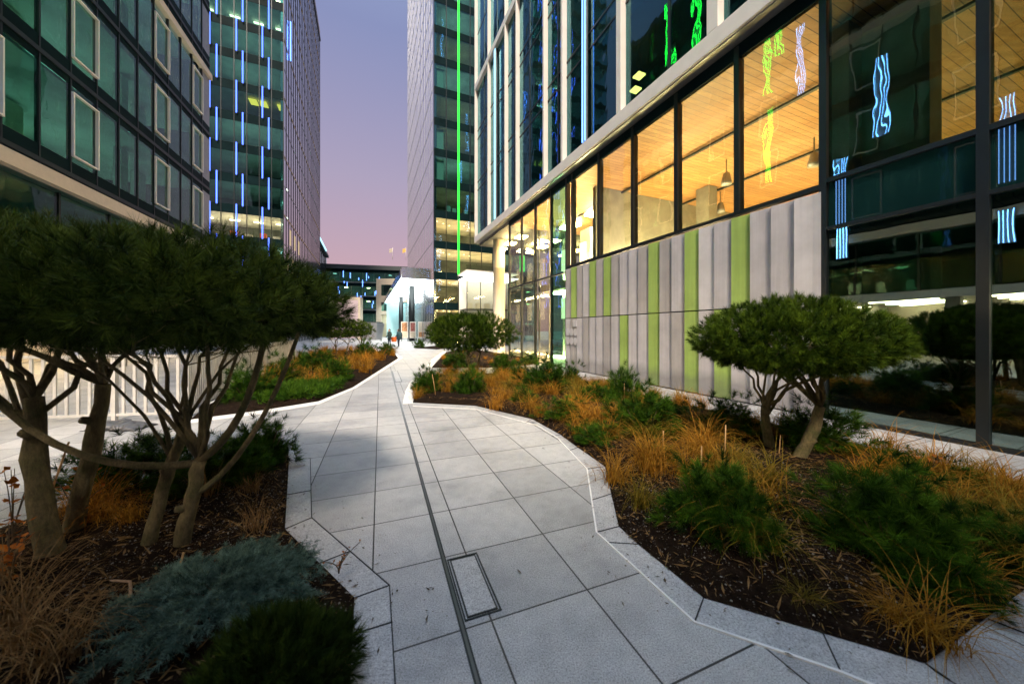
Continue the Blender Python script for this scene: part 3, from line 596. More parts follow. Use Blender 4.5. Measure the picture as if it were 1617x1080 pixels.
tag(MB().tube(bez(p[0], p[1], p[2], 6)+bez(p[2], p[3], p[5], 8)[1:], .007, 8).build('irrigation_hose', M['hose'], None, True), 'tan irrigation hose arching out of the soil in the left foreground bed', 'hose')
def stalk(x, y, h, label, seed):
    r = random.Random(seed); p = G(x, y, .08); o = thing('dry_perennial', label, 'plant', p); m = MB(); V = []; T = []
    for k in range(5):
        e = p+Vector((r.uniform(-.12, .12), r.uniform(-.1, .1), h*r.uniform(.6, 1))); L = bez(p, p+Vector((0, 0, h*.5)), e, 6); m.tube(L, [.004-.0004*i for i in range(6)], 5)
        for j in range(7):
            q = L[r.randint(1, 5)]; s = r.uniform(.015, .032)*min(1, h*2.2); a = Vector((r.gauss(0, 1), r.gauss(0, 1), r.gauss(0, .6))).normalized(); b = a.orthogonal().normalized(); n = len(V)
            c = q+a*s*1.2-p; V += [c-a*s, c+b*s*.6, c+a*s+Vector((0, 0, s*.3)), c-b*s*.6]; T += [(n, n+1, n+2), (n, n+2, n+3)]
    m.build('stems', M['twig'], o, True); link('leaves', arr_mesh('leaves', [tuple(v) for v in V], T), M['rust'], o)
stalk(20, 870, .6, 'dry perennial with rust leaves at the far left edge of the foreground bed', 1); stalk(120, 850, .55, 'dry perennial with rust leaves in front of the leftmost thick trunk', 2)
stalk(1468, 770, .38, 'withered red-leaved stalk by the walkway in front of the dark window', 3); stalk(535, 905, .16, 'tiny dark seedling stalk at the edge of the left foreground kerb', 4); stalk(15, 930, .4, 'rust-leaved stalk lowest at the left frame edge', 5)
b = G(572, 562); m = MB(); r = random.Random(5)
for k in range(9):
    e = b+Vector((r.uniform(-.9, .9), r.uniform(-.5, .5), r.uniform(1.2, 2.2))); L = bez(b, b+Vector((0, 0, .9)), e, 7); m.tube(L, [.03-.0035*i for i in range(7)], 5)
    for j in range(4):
        q = L[r.randint(3, 6)]; m.tube([q, q+Vector((r.uniform(-.4, .4), r.uniform(-.2, .2), r.uniform(.2, .6)))], [.012, .005], 4)
tag(m.build('bare_shrub', M['twig'], None, True), 'leafless multi-stemmed shrub behind the far left bed', 'shrub')
m = MB(); r = random.Random(3)
for i, (x, y) in enumerate(((858, 708), (820, 902), (480, 780), (700, 655))):
    p = G(x, y, .012); a = Vector((r.uniform(-1, 1), r.uniform(-1, 1), .1)).normalized()*.018; c = Vector((-a.y, a.x, .008))*.5
    m = MB().hexa([p-a-c*.2, p-c, p+a-c*.1, p+c]+[q+Vector((0, 0, .003)) for q in (p-a-c*.2, p-c, p+a-c*.1, p+c)])
    tag(m.build('fallen_leaf', M['twig']), ('dark fallen leaf on the paving left of the kerb bend', 'dark fallen leaf on a large paver right of the drain cover', 'dark fallen leaf on the paving by the left bed', 'dark fallen leaf on the paving near the kerb tip')[i], 'leaf')
#BUILDINGS
# ------------------------------------------------------------------ buildings
# right office building
fr = FR; rb = thing('office_building', 'glass building with off-white frames, glowing timber ceiling and grey and lime cladding', 'building', (5.70, 6.24, 0))
o1 = fr.one
# stuff inside: floor, back walls, ceilings, columns
o1('lobby_floor', M['lobby_floor'], rb, -9, 20.6, -15, -.12, .004, .03)
o1('timber_ceiling', M['wood'], rb, -9, 14.9, -15, -.10, 7.72, 7.85)
o1('roof_slab', M['slab'], rb, -9, 20.7, -15, .0, 7.86, 8.04)
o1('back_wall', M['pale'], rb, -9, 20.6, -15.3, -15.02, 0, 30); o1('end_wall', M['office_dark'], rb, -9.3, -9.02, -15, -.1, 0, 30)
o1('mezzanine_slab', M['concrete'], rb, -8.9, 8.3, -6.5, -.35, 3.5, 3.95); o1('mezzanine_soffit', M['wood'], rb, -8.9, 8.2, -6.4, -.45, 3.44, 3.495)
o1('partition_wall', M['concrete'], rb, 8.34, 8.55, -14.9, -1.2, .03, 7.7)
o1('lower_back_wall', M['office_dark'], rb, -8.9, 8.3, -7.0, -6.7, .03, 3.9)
for t, n, wd in ((-.85, -1.5, 1.0), (.05, -1.0, .42), (-6.0, -1.5, .9), (6.4, -5.5, .6), (3.0, -9.5, .6)): o1('column', M['concrete'], rb, t, t+wd, n-.5, n, .03, 7.7)
for n in (-2.6, -6.2, -9.8): o1('ceiling_track', M['dark_metal'], rb, -8, 14, n-.05, n+.05, 7.60, 7.66)
for t, n in ((.8, -3.5), (2.6, -5.2), (-3.1, -4.5), (4.6, -4.0), (6.6, -6.5)):
    c = MB().lathe([(0.02, .9), (.02, .42), (.10, .40), (.16, .12), (.17, 0)], fr.P(t, n, 6.75), 16).build('pendant_lamp', M['mid_metal'], rb, True)
    MB().lathe([(.13, 0), (.13, .02)], fr.P(t, n, 6.76), 16).build('bulb', M['warm_lamp'], c)
for t, n, z in ((10, -3, 7.5), (12.5, -3, 7.5), (10, -7, 7.5), (12.5, -7, 7.5), (10.2, -11, 7.5), (13, -11, 7.5)): o1('ceiling_lamp', M['lobby_lamp'], rb, t, t+1.2, n-.35, n+.35, z, z+.08)
for t, n, k in ((.8, -2.5, 0), (2.4, -2.5, 0), (2.2, -5.2, 0), (4.2, -2.5, 1), (4.2, -5.2, 1), (6.0, -2.5, 1), (6.0, -5.2, 1), (7.6, -2.5, 2), (7.6, -5.2, 2), (5.2, -3.8, 2), (-3.2, -3, 0), (-5.6, -4.5, 0)):
    o1('fill_uplighter', (M['up_mid'], M['up'], M['lobby_lamp'])[k], rb, t-.3, t+.3, n-.3, n+.3, 3.96, 4.04)  # fill lamp added behind the sill to brighten the timber ceiling
for t, n, k in ((1.5, -10, 1), (4.5, -10, 1), (7, -10, 1), (4.5, -13, 1), (7.3, -13, 1), (-3, -10, 0), (-6, -10, 0)): o1('fill_uplighter', M['up'] if k else M['up_mid'], rb, t-.45, t+.45, n-.45, n+.45, 3.0, 3.08)  # further fill lamps added for the back of the ceiling
# lobby furnishing: inner walls, door frames
for t in (9.4, 11.2, 13.0): o1('lobby_wall', M['pale'], rb, t, t+.9, -3.2, -3.0, .03, 7.0)
o1('lobby_gallery', M['cream'], rb, 8.6, 14.8, -4.6, -2.0, 3.9, 4.3); o1('lobby_back', M['pale'], rb, 8.6, 14.9, -5.2, -5.0, .03, 7.7)
for t in (10.5, 12.4, 14.2): o1('lobby_post', M['white_metal'], rb, t, t+.12, -1.4, -1.28, .03, 7.7)
for t, z in ((9.5, 6.3), (11.5, 6.3), (13.4, 6.3), (9.5, 3.5), (11.5, 3.5), (13.4, 3.5)): o1('wall_lamp', M['warm_soft'], rb, t, t+.5, -2.98, -2.9, z-1.2, z)
# lower glazing
panes = [(-8.6, -6.85), (-6.85, -5.1), (-5.1, -3.42), (-3.42, -1.76), (-1.76, -.02)]
for a, b in panes:
    o1('window', M['glass_mirror'], rb, a+.05, b-.05, -.04, -.022, .06, 3.42); o1('window', M['glass_mid'], rb, a+.05, b-.05, -.04, -.022, 4.36, 8.0)
    o1('spandrel_panel', M['spandrel_gloss'], rb, a+.05, b-.05, -.06, -.02, 3.48, 4.28)
tl = [.0, 1.58, 3.22, 4.86, 6.56, 8.28, 8.72]
for a, b in zip(tl[:-2], tl[1:-1]): o1('window', M['glass_clear'], rb, a+.04, b-.04, -.04, -.022, 4.28, 7.86)
th = [8.72, 10.05, 11.65, 13.30, 15.0]
for i, (a, b) in enumerate(zip(th[:-1], th[1:])):
    g = M['glass_dark'] if i == 0 else M['glass_lobby']
    o1('window', g, rb, a+.03, b-.03, -.04, -.022, .05, 4.02); o1('window', g, rb, a+.03, b-.03, -.04, -.022, 4.10, 7.9)
for t in [-8.6, -6.85, -5.1, -3.42, -1.76, 0.0]+tl[1:]: o1('mullion', M['dark_metal'], rb, t-.055, t+.055, -.16, .03, .0 if t <= 0 or t > 8.5 else 4.22, 7.98)
for t in th[1:]: o1('mullion', M['dark_metal'], rb, t-.03, t+.03, -.12, .015, .0, 7.98)
o1('transom', M['dark_metal'], rb, -8.6, -.06, -.12, .028, 4.28, 4.36); o1('transom', M['dark_metal'], rb, -8.6, -.06, -.12, .028, 3.42, 3.48); o1('transom', M['dark_metal'], rb, .06, 8.66, -.12, .028, 4.20, 4.28)
o1('transom', M['dark_metal'], rb, 8.78, 14.96, -.11, .012, 4.03, 4.09); o1('base_rail', M['dark_metal'], rb, -8.6, -.06, -.12, .02, .0, .06); o1('base_rail', M['dark_metal'], rb, 8.78, 15, -.11, .01, .0, .05)
o1('head_spandrel', M['spandrel'], rb, -8.6, 15.0, -.02, .01, 7.72, 8.02)
# cladding: two tiers of tilted panels
lu = {3, 6, 11, 14, 17}|{20-0 if 0 else 19}; ll = {5, 8, 11, 13}
lu = {3, 6, 9, 14, 16, 19}; ll = {4, 6, 9, 12}
pw = 8.66/21
for tier in (0, 1):
    z0, z1 = ((.03, 2.085), (2.115, 4.14))[tier]
    for k in range(21):
        a, b = .02+k*pw, .02+(k+1)*pw-.006; lime = k in (lu if tier else ll)
        mt = M['panel_lime'] if lime else M['panel_grey'] if (k*7+tier*3) % 5 < 3 else M['panel_dark'] if k > 6 else M['panel_pale']
        p = [fr.P(a, -.10, z0), fr.P(a, .035, z0), fr.P(a+pw*.30, .038, z0), fr.P(b, .072, z0), fr.P(b, -.10, z0)]
        q = MB(); nn = len(p); q.v = p+[x+Vector((0, 0, z1-z0)) for x in p]; q.f = [list(range(nn)), list(range(2*nn-1, nn-1, -1))]+[[i, i+nn, (i+1) % nn+nn, (i+1) % nn] for i in range(nn)]
        c = q.build('cladding_panel', mt, rb)
        if lime: c['label'] = 'lime green tilted cladding panel'
o1('wall_backing', M['spandrel'], rb, .06, 8.66, -.18, -.11, .0, 4.19)
for i in range(3):
    for j in range(2):
        q = fr.P(7.95+i*.27, .08, 1.18+j*.36); e1, e2 = fr.u*.125, Vector((0, 0, .16)); m = MB(); n_ = 20
        m.v = [q+e1*math.cos(6.283*k/n_)+e2*math.sin(6.283*k/n_)+fr.n*h for h in (0, .004) for k in range(n_)]; m.f = [list(range(n_, 2*n_)), list(range(n_))[::-1]]+[[k, (k+1) % n_, (k+1) % n_+n_, k+n_] for k in range(n_)]
        m.build('wall_disc', M['panel_pale'], rb)
fr.one('wall_plate', M['panel_pale'], rb, 7.85, 8.12, .075, .095, 1.75, 2.02)
# off-white frames of the upper storeys
BW = .40
wm = M['white_metal']
o1('sill_beam', wm, rb, -8.6, 20.7, -.05, BW, 8.05, 8.47, .012); o1('sill_beam', wm, rb, -8.6, 20.7, .12, BW-.004, 19.2, 19.62, .012)
o1('drip_edge', M['mid_metal'], rb, -8.6, 20.7, .03, BW-.06, 8.02, 8.048)
posts = [(-4.7, .18), (-1.35, .28), (1.89, .28), (5.06, .22), (8.46, .15), (10.03, .13), (13.1, .13), (14.7, .13), (17.7, .13), (20.6, .16)]
for t, wd in posts:
    for z0, z1 in ((8.474, 19.196), (19.624, 31)): o1('frame_post', wm, rb, t-wd/2, t+wd/2, .06, BW-.002, z0, z1, .01)
ps = [p[0] for p in posts]
for i, (a, b) in enumerate(zip(ps[:-1], ps[1:])):
    for z0, z1 in ((8.5, 19.18), (19.64, 31)):
        w0 = o1('window', M['glass_upper'], rb, a+.06, b-.06, .18, .195, z0, z1)
    m = MB(); mid = (a+b)/2+(.22 if i % 2 else -.2)
    for z0, z1 in ((8.5, 19.18), (19.64, 31)): fr.box(m, mid-.035, mid+.035, .10, .225, z0, z1)
    m.build('mullion', M['dark_metal'], rb)
    for z in (11.85, 12.45, 15.6, 16.2, 23.3, 27): o1('transom', M['dark_metal'], rb, a+.06, b-.06, .11, .212, z, z+.07)
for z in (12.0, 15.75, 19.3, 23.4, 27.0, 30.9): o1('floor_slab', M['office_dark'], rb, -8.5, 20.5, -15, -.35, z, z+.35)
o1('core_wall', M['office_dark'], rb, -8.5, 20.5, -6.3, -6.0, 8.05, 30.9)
for t, n in ((5.7, -1.2), (6.3, -1.6)): o1('fill_uplighter', M['amber'], rb, t, t+.3, n-.15, n+.15, 10.6, 10.66)
for t in (9.2, 12.2): o1('fill_uplighter', M['up_mid'], rb, t, t+.6, -3, -2.4, 12.36, 12.42)
for t in range(9, 15, 2):  # lamps added to brighten the lobby walls and lower panes
    o1('lobby_fill', M['lobby_lamp'], rb, t, t+1.5, -3.0, -2.4, 4.32, 4.4)
    o1('gallery_fill', M['lobby_lamp'], rb, t, t+1.5, -3.3, -2.6, 3.80, 3.88)
    o1('floor_fill', M['up'], rb, t, t+1.5, -2.9, -2.3, .04, .12)
# LED fins on this facade
def fin(par, F_, t, z0, z1, n0, mt, gap=.16, body=True):
    c = F_.one('led_fin', M['mid_metal'], par, t-gap*(.5 if body else .8)-.02, t+gap*(.5 if body else .8)+.02, n0-.08, n0, z0, z1)
    for s in ((-1, 1) if body else (-1.5, -.5, .5, 1.5)): F_.one('led_strip', mt, c, t+s*gap*.5-(.018 if body else .008), t+s*gap*.5+(.018 if body else .008), n0+.001, n0+.035, z0+.03, z1-.03)
    return c
fin(rb, fr, 6.96, 8.5, 19.15, .36, M['blue']); fin(rb, fr, 16.4, 8.5, 19.1, .36, M['ice']); 
# overhang, soffit, end wall, entrance
o1('soffit', wm, rb, 15.05, 20.68, -15, .0, 7.93, 8.02)
for t in (15.9, 17.6, 19.3):
    for n in (-1.2, -3.6, -6.4): o1('soffit_lamp', M['up'], rb, t-.35, t+.35, n-.3, n+.3, 7.40, 7.48)
o1('end_glazing', M['glass_lobby'], rb, 14.98, 15.0, -14.9, -.1, .05, 7.9)
for n in (-2, -4, -6, -8.5): o1('end_mullion', M['dark_metal'], rb, 14.95, 15.03, n-.04, n+.04, .0, 7.9)
o1('north_facade', M['glass_dark'], rb, 20.52, 20.54, -15, -.05, 8.5, 31)
cpt = fr.P(18.6, -.75, 0)
MB().lathe([(.44, 0), (.44, .05), (.40, .06), (.40, 5.85), (.41, 5.86), (.41, 5.92), (.40, 5.93), (.40, 7.93)], cpt, 28).build('round_column', M['cream'], rb, True)
o1('green_sign', M['green_lamp'], rb, 15.9, 16.0, -1.45, -1.15, 5.3, 6.3)

# right tower, dark with a green line
A2 = (.92, .392); NF = (.392, -.92)
ft = Frame((-9.4, 41), A2, NF); tw = thing('office_tower', 'tall dark glass tower with one vertical green light line, behind the right building', 'tower', (-9.4, 41, 0))
ft.one('core', M['office_dark'], tw, .5, 13.5, -28, -7, 0, 80)
fh = 3.72
def tower_win(F_, par, t0, t1, z0, z1, mt, frame, name='window'):
    return F_.one(name, mt, par, t0+.03, t1-.03, -.02, 0, z0, z1)
cols = [0.0, 1.5, 3.0, 4.5, 6.0, 7.5, 9.0, 10.5, 12.0, 13.5]
rest = MB()
for k in range(20):
    z0 = 1.2+fh*k if k else .1
    z0 = .1 if k == 0 else 1.3+fh*k; z1 = 1.3+fh*(k+1)-.95
    for i, (a, b) in enumerate(zip(cols[:-1], cols[1:])):
        if i < 5 and k < 14: tower_win(ft, tw, a, b, z0, z1, M['glass_lobby'] if k < 4 else M['glass_tower'], None)
        else: ft.box(rest, a+.03, b-.03, -.02, 0, z0, z1)
    ft.one('spandrel_panel', M['spandrel'], tw, .02, 13.5, -.05, -.006, z1+.02, z1+.94)
    ft.one('floor_slab', M['office'], tw, .1, 13.5, -7, -.3, z1+.1, z1+.5)
    if k in (0, 1, 2, 3):
        for a in (1.2, 4, 7, 10): ft.one('fill_uplighter', M['up'], tw, a-.4, a+.4, -3.2, -2.4, max(.05, z0-.4), max(.12, z0-.32))  # fill lamps added at floor level to light the storey from below
        for j in range(6): ft.one('ceiling_spot', M['warm_soft'], tw, .6+j*.9, .75+j*.9, -1.6-.6*(j % 3), -1.45-.6*(j % 3), z1, z1+.06)
    elif k in (4, 6, 7, 9, 12):
        for a in (2.2, 4.6): ft.one('fill_uplighter', M['up_mid'], tw, a-.5, a+.5, -2.6, -2.2, z0-.4, z0-.32)
    else:
        ft.one('fill_uplighter', M['up_dim'], tw, 1.0, 5.0, -2.6, -1.8, z0-.4, z0-.32)  # dim fill lamp added for a faint glow on the ceiling
    if k in (5, 6, 8): ft.one('blind', M['pale'], tw, .35, 1.25, -.5, -.45, z0, z1-.2)
    if k == 4:
        for j in range(4): ft.one('desk_screen', M['orange'] if j == 2 else M['pale'], tw, 1.8+j*.75, 2.3+j*.75, -1.4, -1.2, z0, z0+1.1-.2*(j % 2))
rest.build('window', M['glass_tower'], tw)['kind'] = 'stuff'
for t in cols: ft.one('mullion', M['dark_metal'], tw, t-.04, t+.04, -.08, .05, .05, 78)
for a in (2.2, 4.6, 7.2): ft.one('ceiling_lamp', M['warm_lamp'], tw, a-.7, a+.7, -4, -2.8, 8.0, 8.1)
c = ft.one('led_fin', M['mid_metal'], tw, 2.88, 3.12, .03, .14, 8.4, 78); ft.one('led_strip', M['green'], c, 2.91, 3.09, .142, .19, 8.45, 77.9)
fs = Frame((-9.4, 41), U, (-.92, -.392))
fs.one('side_facade', M['side_panel'], tw, .06, 29, -.3, -.02, 0, 80)
m = MB()
for k in range(1, 20): fs.box(m, k*1.5-.015, k*1.5+.015, -.03, .008, 0, 80)
for k in range(21): fs.box(m, .06, 29, -.03, .006, 1.3+fh*k, 1.34+fh*k)
m.build('side_fins', M['mid_metal'], tw)
# entrance box at the foot of this tower
eb = thing('entrance_pavilion', 'glass entrance box with a white glowing ceiling at the foot of the green-lit tower', 'pavilion', ft.P(4.2, 2, 0))
ft.one('roof', wm, eb, 2.9, 9.5, .05, 4.0, 8.35, 8.5); ft.one('ceiling_light', M['white_soft'], eb, 3.0, 9.4, .2, 3.9, 7.75, 7.85); ft.one('parapet', M['glass_lobby'], eb, 2.9, 9.5, 3.96, 3.98, 7.9, 9.1)
for a, b in ((3.0, 4.6), (4.6, 6.2), (6.2, 7.8), (7.8, 9.4)):
    for z0, z1 in ((.05, 4.0), (4.08, 7.7)): ft.one('window', M['glass_lobby'], eb, a+.03, b-.03, 3.93, 3.95, z0, z1)
for t in (3.0, 4.6, 6.2, 7.8, 9.4): ft.one('mullion', M['dark_metal'], eb, t-.03, t+.03, 3.88, 3.99, 0, 7.74)
ft.one('transom', M['dark_metal'], eb, 3, 9.4, 3.9, 3.985, 4.01, 4.07); ft.one('back_wall', M['pale'], eb, 3.0, 9.4, .3, .4, 0, 7.7)
for k in range(5): ft.one('lounge_chair', M['cream'], eb, 3.6+k*1.1, 4.2+k*1.1, 1.5, 2.1, 4.2, 4.9)
ft.one('gallery_floor', M['mid_metal'], eb, 3.05, 9.35, .5, 3.85, 4.03, 4.15)

# left tower
fl = Frame((-27.5, 41), (-.92, -.392), NF); lt = thing('office_tower', 'tall tower on the left with staggered vertical blue light strips', 'tower', (-27.5, 41, 0))
fh2 = 3.55; H2 = 63.5
cols = [i*1.2 for i in range(13)]
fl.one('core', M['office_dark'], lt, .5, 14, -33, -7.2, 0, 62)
rest = MB()
for k in range(17):
    zf = 1.35+fh2*k; z0, z1 = zf+.55, zf+3.05
    lit = k == 3
    for i, (a, b) in enumerate(zip(cols[:-1], cols[1:])):
        if i < 7 and 2 <= k < 13: tower_win(fl, lt, a, b, z0, z1, M['glass_lobby'] if lit else M['glass_tower'], None)
        else: fl.box(rest, a+.03, b-.03, -.02, 0, z0, z1)
    fl.one('spandrel_panel', M['spandrel'], lt, .02, 14.4, -.05, -.006, zf-.48, zf+.53)
    fl.one('floor_slab', M['office'], lt, .1, 14.4, -7, -.25, zf-.25, zf+.15)
    if k in (3, 10, 11):
        for a in (.9, 3.2, 5.6, 8.2): fl.one('ceiling_lamp', M['office_lamp'], lt, a-.5, a+.5, -3.2, -3.0, z1-.02, z1+.06)
        for a in (1, 3.2, 5.6, 8): fl.one('fill_uplighter', M['up_office'] if lit else M['up_dim'], lt, a-.5, a+.5, -3.6, -2.8, zf+.16, zf+.24)  # fill lamps added on the floor, unseen from below
        for j in range(5): fl.one('desk', M['orange'] if j in (1, 3) else M['pale'], lt, .6+j*1.4, 1.3+j*1.4, -1.6, -1.1, z0-.3, z0+(.75 if j in (1, 3) else .5))
    elif k == 7:
        for a in (.5, 2.4, 3.4): fl.one('ceiling_lamp', M['yellow_lamp'], lt, a-.4, a+.4, -2.4, -1.2, z1-.02, z1+.06)
    elif k in (4, 5): 
        for a in (.6, 4.4): fl.one('fill_uplighter', M['up_dim'], lt, a-.6, a+.6, -2.4, -1.8, z0-.39, z0-.3)
    else: fl.one('fill_uplighter', M['up_dim'], lt, .6, 6.5, -2.4, -1.9, z0-.39, z0-.3)  # weak fill lamp added so the unlit storeys glow a little
rest.build('window', M['glass_tower'], lt)['kind'] = 'stuff'
for t in cols: fl.one('mullion', M['dark_metal'], lt, t-.035, t+.035, -.08, .03, .05, 62)
def sfor(x): k = (x-CX)/F; return (-27.5-41*k)/(.92-.392*k)
for grp, zb in (((343, 384, 425), 15.9), ((332, 374, 415), 12.35)):
    for x in grp:
        s = sfor(x)
        for j in range(-1, 6):
            z = zb+j*7.1
            c = fl.one('led_fin', M['mid_metal'], lt, s-.06, s+.06, .03, .16, z, z+3.75); fl.one('led_strip', M['blue_tower'], c, s-.06, s+.06, .161, .2, z+.03, z+3.72)
fsl = Frame((-27.5, 41), U, (.92, .392))
fsl.one('side_facade', M['side_panel'], lt, .06, 34.6, -.3, -.02, 0, H2)
m = MB()
for k in range(0, 24): fsl.box(m, k*1.5+.05, k*1.5+.13, -.03, .035, 0, H2)
m.build('side_fins', M['dark_metal'], lt)
m = MB()
for k in range(1, 18): fsl.box(m, .06, 34.6, -.03, .012, 1.35+fh2*k, 1.45+fh2*k)
m.build('floor_lines', M['mid_metal'], lt)
m = MB()
for k in range(0, 9): fsl.box(m, .06, 34.6, -.03, .03, 8.4+fh2*2*k, 8.6+fh2*2*k)
m.build('brass_bands', M['brass'], lt)
for k in range(6): fsl.one('lit_window', M['office_lamp_dim'], lt, 2.0+k*1.5+.2, 3.3+k*1.5, -.018, -.004, 9.2+(k % 2)*3.55, 11.2+(k % 2)*3.55)
fsl.one('parapet', M['dark_metal'], lt, -.1, 34.8, -.6, .14, H2, H2+.5); fsl.one('roof_light', M['blue'], lt, 3.2, 3.4, .11, .2, 36.5, 41.5)

# left building with white window frames
FL = Frame((-18.1, 17.8), (-.361, .932), (.932, .361)); lb = thing('office_building', 'green glass office building on the left with thin white window frames', 'building', (-18.1, 17.8, 0))
q1 = FL.one; D0, D1 = -30.0, 4.95
edges = [3.9-1.22*k for k in range(0, 28)]
floors = [(7.2, 3), (10.8, 3), (14.4, 3), (19.0, 2), (22.6, 2), (26.2, 2)]
frames = {0, 3, 7, 10, 14, 17, 21, 24}
rest = MB()
for fz, _ in floors:
    for k in range(len(edges)-1):
        a, b = edges[k+1], edges[k]; z0, z1 = fz+.55, fz+3.28
        if k < 14 and fz < 20:
            wn = q1('window', M['glass_left'], lb, a+.02, b-.02, -.03, -.012, z0, z1)
            if k in frames and fz < 19:
                m = MB(); f0, f1, y0, y1, e = a+.0, b-.0, fz+.72, fz+3.06, .055
                FL.box(m, f0, f1, -.01, .09, y0, y0+e); FL.box(m, f0, f1, -.01, .09, y1-e, y1); FL.box(m, f0, f0+e, -.01, .088, y0+e, y1-e); FL.box(m, f1-e, f1, -.01, .088, y0+e, y1-e)
                m.build('window_frame', wm, wn)
        else:
            FL.box(rest, a+.02, b-.02, -.03, -.012, z0, z1)
rest.build('window', M['glass_left'], lb)['kind'] = 'stuff'
m = MB()
for fz in (7.2, 10.8, 14.4):
    for k in (14, 17, 21, 24):
        a, b = edges[k+1], edges[k]; y0, y1, e = fz+.72, fz+3.06, .055
        FL.box(m, a, b, -.01, .09, y0, y0+e); FL.box(m, a, b, -.01, .09, y1-e, y1); FL.box(m, a, a+e, -.01, .088, y0+e, y1-e); FL.box(m, b-e, b, -.01, .088, y0+e, y1-e)
m.build('window_frame', wm, lb)['kind'] = 'stuff'
q1('end_strip', M['mid_metal'], lb, 3.92, D1, -.2, -.01, 3.4, 30)
for fz, _ in floors:
    q1('spandrel_panel', M['spandrel'], lb, D0, D1-.02, -.05, .0, fz-.30, fz+.53); q1('floor_rail', M['dark_metal'], lb, D0, D1-.01, -.04, .045, fz-.06, fz+.10)
    q1('floor_slab', M['office'], lb, D0, D1-.3, -8, -.3, fz-.2, fz+.3)
    for d in range(-27, 4, 6):
        q1('fill_uplighter', M['up_dim'], lb, d, d+3.2, -3.6, -2.8, fz+.31, fz+.38)  # fill lamp added out of sight to make the green glass glow
    for j, d in enumerate(range(-28, 4, 3)): q1('partition', M['office'] if (j+int(fz)) % 3 else M['pale'], lb, d+.2*(j % 2), d+.7, -1.6-.8*(j % 3), -1.3-.8*(j % 3), fz+.3, fz+3.3)
for e in edges[::1]:
    q1('mullion', M['dark_metal'], lb, e-.03, e+.03, -.10, .02, 7.0, 30) if e > -13 else None
m = MB()
for e in edges:
    if e <= -13: FL.box(m, e-.03, e+.03, -.10, .02, 7.0, 30)
m.build('mullion', M['dark_metal'], lb)['kind'] = 'stuff'
q1('core_wall', M['office_dark'], lb, D0, D1-.4, -8.4, -8.05, 0, 30); q1('roof', M['slab'], lb, D0, D1, -8.4, -.02, 30.02, 30.4); q1('side_wall', M['spandrel'], lb, D1-.38, D1-.1, -8, -.25, 3.4, 30)
q1('white_band', M['cream_band'], lb, D0, D1+.02, -.1, .16, 6.55, 7.02, .01); q1('white_band', M['cream_band'], lb, D0, D1+.02, -.1, .14, 18.05, 18.42, .01)
# first-floor glazing under the band and the lit undercroft
for k in range(0, 14):
    a, b = edges[min(2*k+2, 27)], edges[2*k] if 2*k < 28 else None
    if b is None or a >= b: continue
    q1('window', M['glass_left'], lb, a+.04, b-.04, -.32, -.30, 3.7, 6.5); q1('mullion', M['dark_metal'], lb, a-.04, a+.04, -.4, -.27, 3.5, 6.54)
q1('undercroft_soffit', M['pale'], lb, D0, D1, -8, .0, 3.3, 3.48); q1('fascia', wm, lb, D0, D1, .0, .12, 3.2, 3.62)
for d in range(-28, 4, 4):
    for n in (-1.4, -3.6, -5.8): q1('linear_lamp', M['tube_lamp'], lb, d, d+2.6, n-.11, n+.11, 3.2, 3.27)
m = MB()
for k in range(56):
    d = D0+k*.62
    if k % 14 < 10: FL.box(m, d, d+.30, -6.3, -6.1, .02, 3.28); FL.box(m, d+.30, d+.62, -6.22, -6.02, .02, 3.28)
m.build('curtain_wall', M['pale'], lb); q1('undercroft_back', M['cream'], lb, D0, D1, -6.6, -6.4, 0, 3.28)
for d in (-24, -17, -10, -3): q1('column', M['concrete'], lb, d, d+.5, -.7, -.2, 0, 3.3)
# reflected light lines: fins added out of view on this facade for the glass to mirror
def mirror_hit(x, y):
    k = Vector(((x-CX)/F, 1, -(y-HY)/F)); A = fr.o; n = fr.n; c = Vector((0, 0, HC)); s = (A-c).xy.dot(n.xy)/k.xy.dot(n.xy); p = c+k*s
    r = k-2*k.dot(n)*n; s2 = (FL.o-p).xy.dot(FL.n.xy)/r.xy.dot(FL.n.xy); q = p+r*s2
    return (q-FL.o).dot(FL.u), q.z
for x, y0, y1 in ((1397, 90, 215), (1330, 250, 410), (1592, 150, 290), (1592, 330, 385), (1266, 40, 150)):
    d, za = mirror_hit(x, y1); _, zb = mirror_hit(x, y0); fin(lb, FL, d, max(za, .3), zb, .22, M['blue_hot'], .27, False)
for x, y0, y1 in ((1215, 60, 150), (1216, 175, 290), (1232, 20, 90), (1108, 2, 92), (1064, 8, 105)):
    d, za = mirror_hit(x, y1); _, zb = mirror_hit(x, y0); fin(lb, FL, d, za, zb, .22, M['green_hot'], .24, False)
# blue fins on the hidden north face of the right building, mirrored by the tower
fn = Frame(tuple(fr.P(20.7, 0, 0))[:2], (.92, .392), (-.392, .92))
def tower_hit(x, y):
    k = Vector(((x-CX)/F, 1, -(y-HY)/F)); c = Vector((0, 0, HC)); s = (ft.o-c).xy.dot(ft.n.xy)/k.xy.dot(ft.n.xy); p = c+k*s; r = k-2*k.dot(ft.n)*ft.n
    s2 = (fn.o-p).xy.dot(fn.n.xy)/r.xy.dot(fn.n.xy); q = p+r*s2; return (q-fn.o).dot(fn.u), q.z
for x, y0, y1 in ((697, 28, 100), (738, 180, 240), (726, 242, 300), (738, 306, 366), (694, 372, 462)):
    t, za = tower_hit(x, y1); _, zb = tower_hit(x, y0); fin(rb, fn, t, max(za, 1), zb, .2, M['blue_hot'], .3)

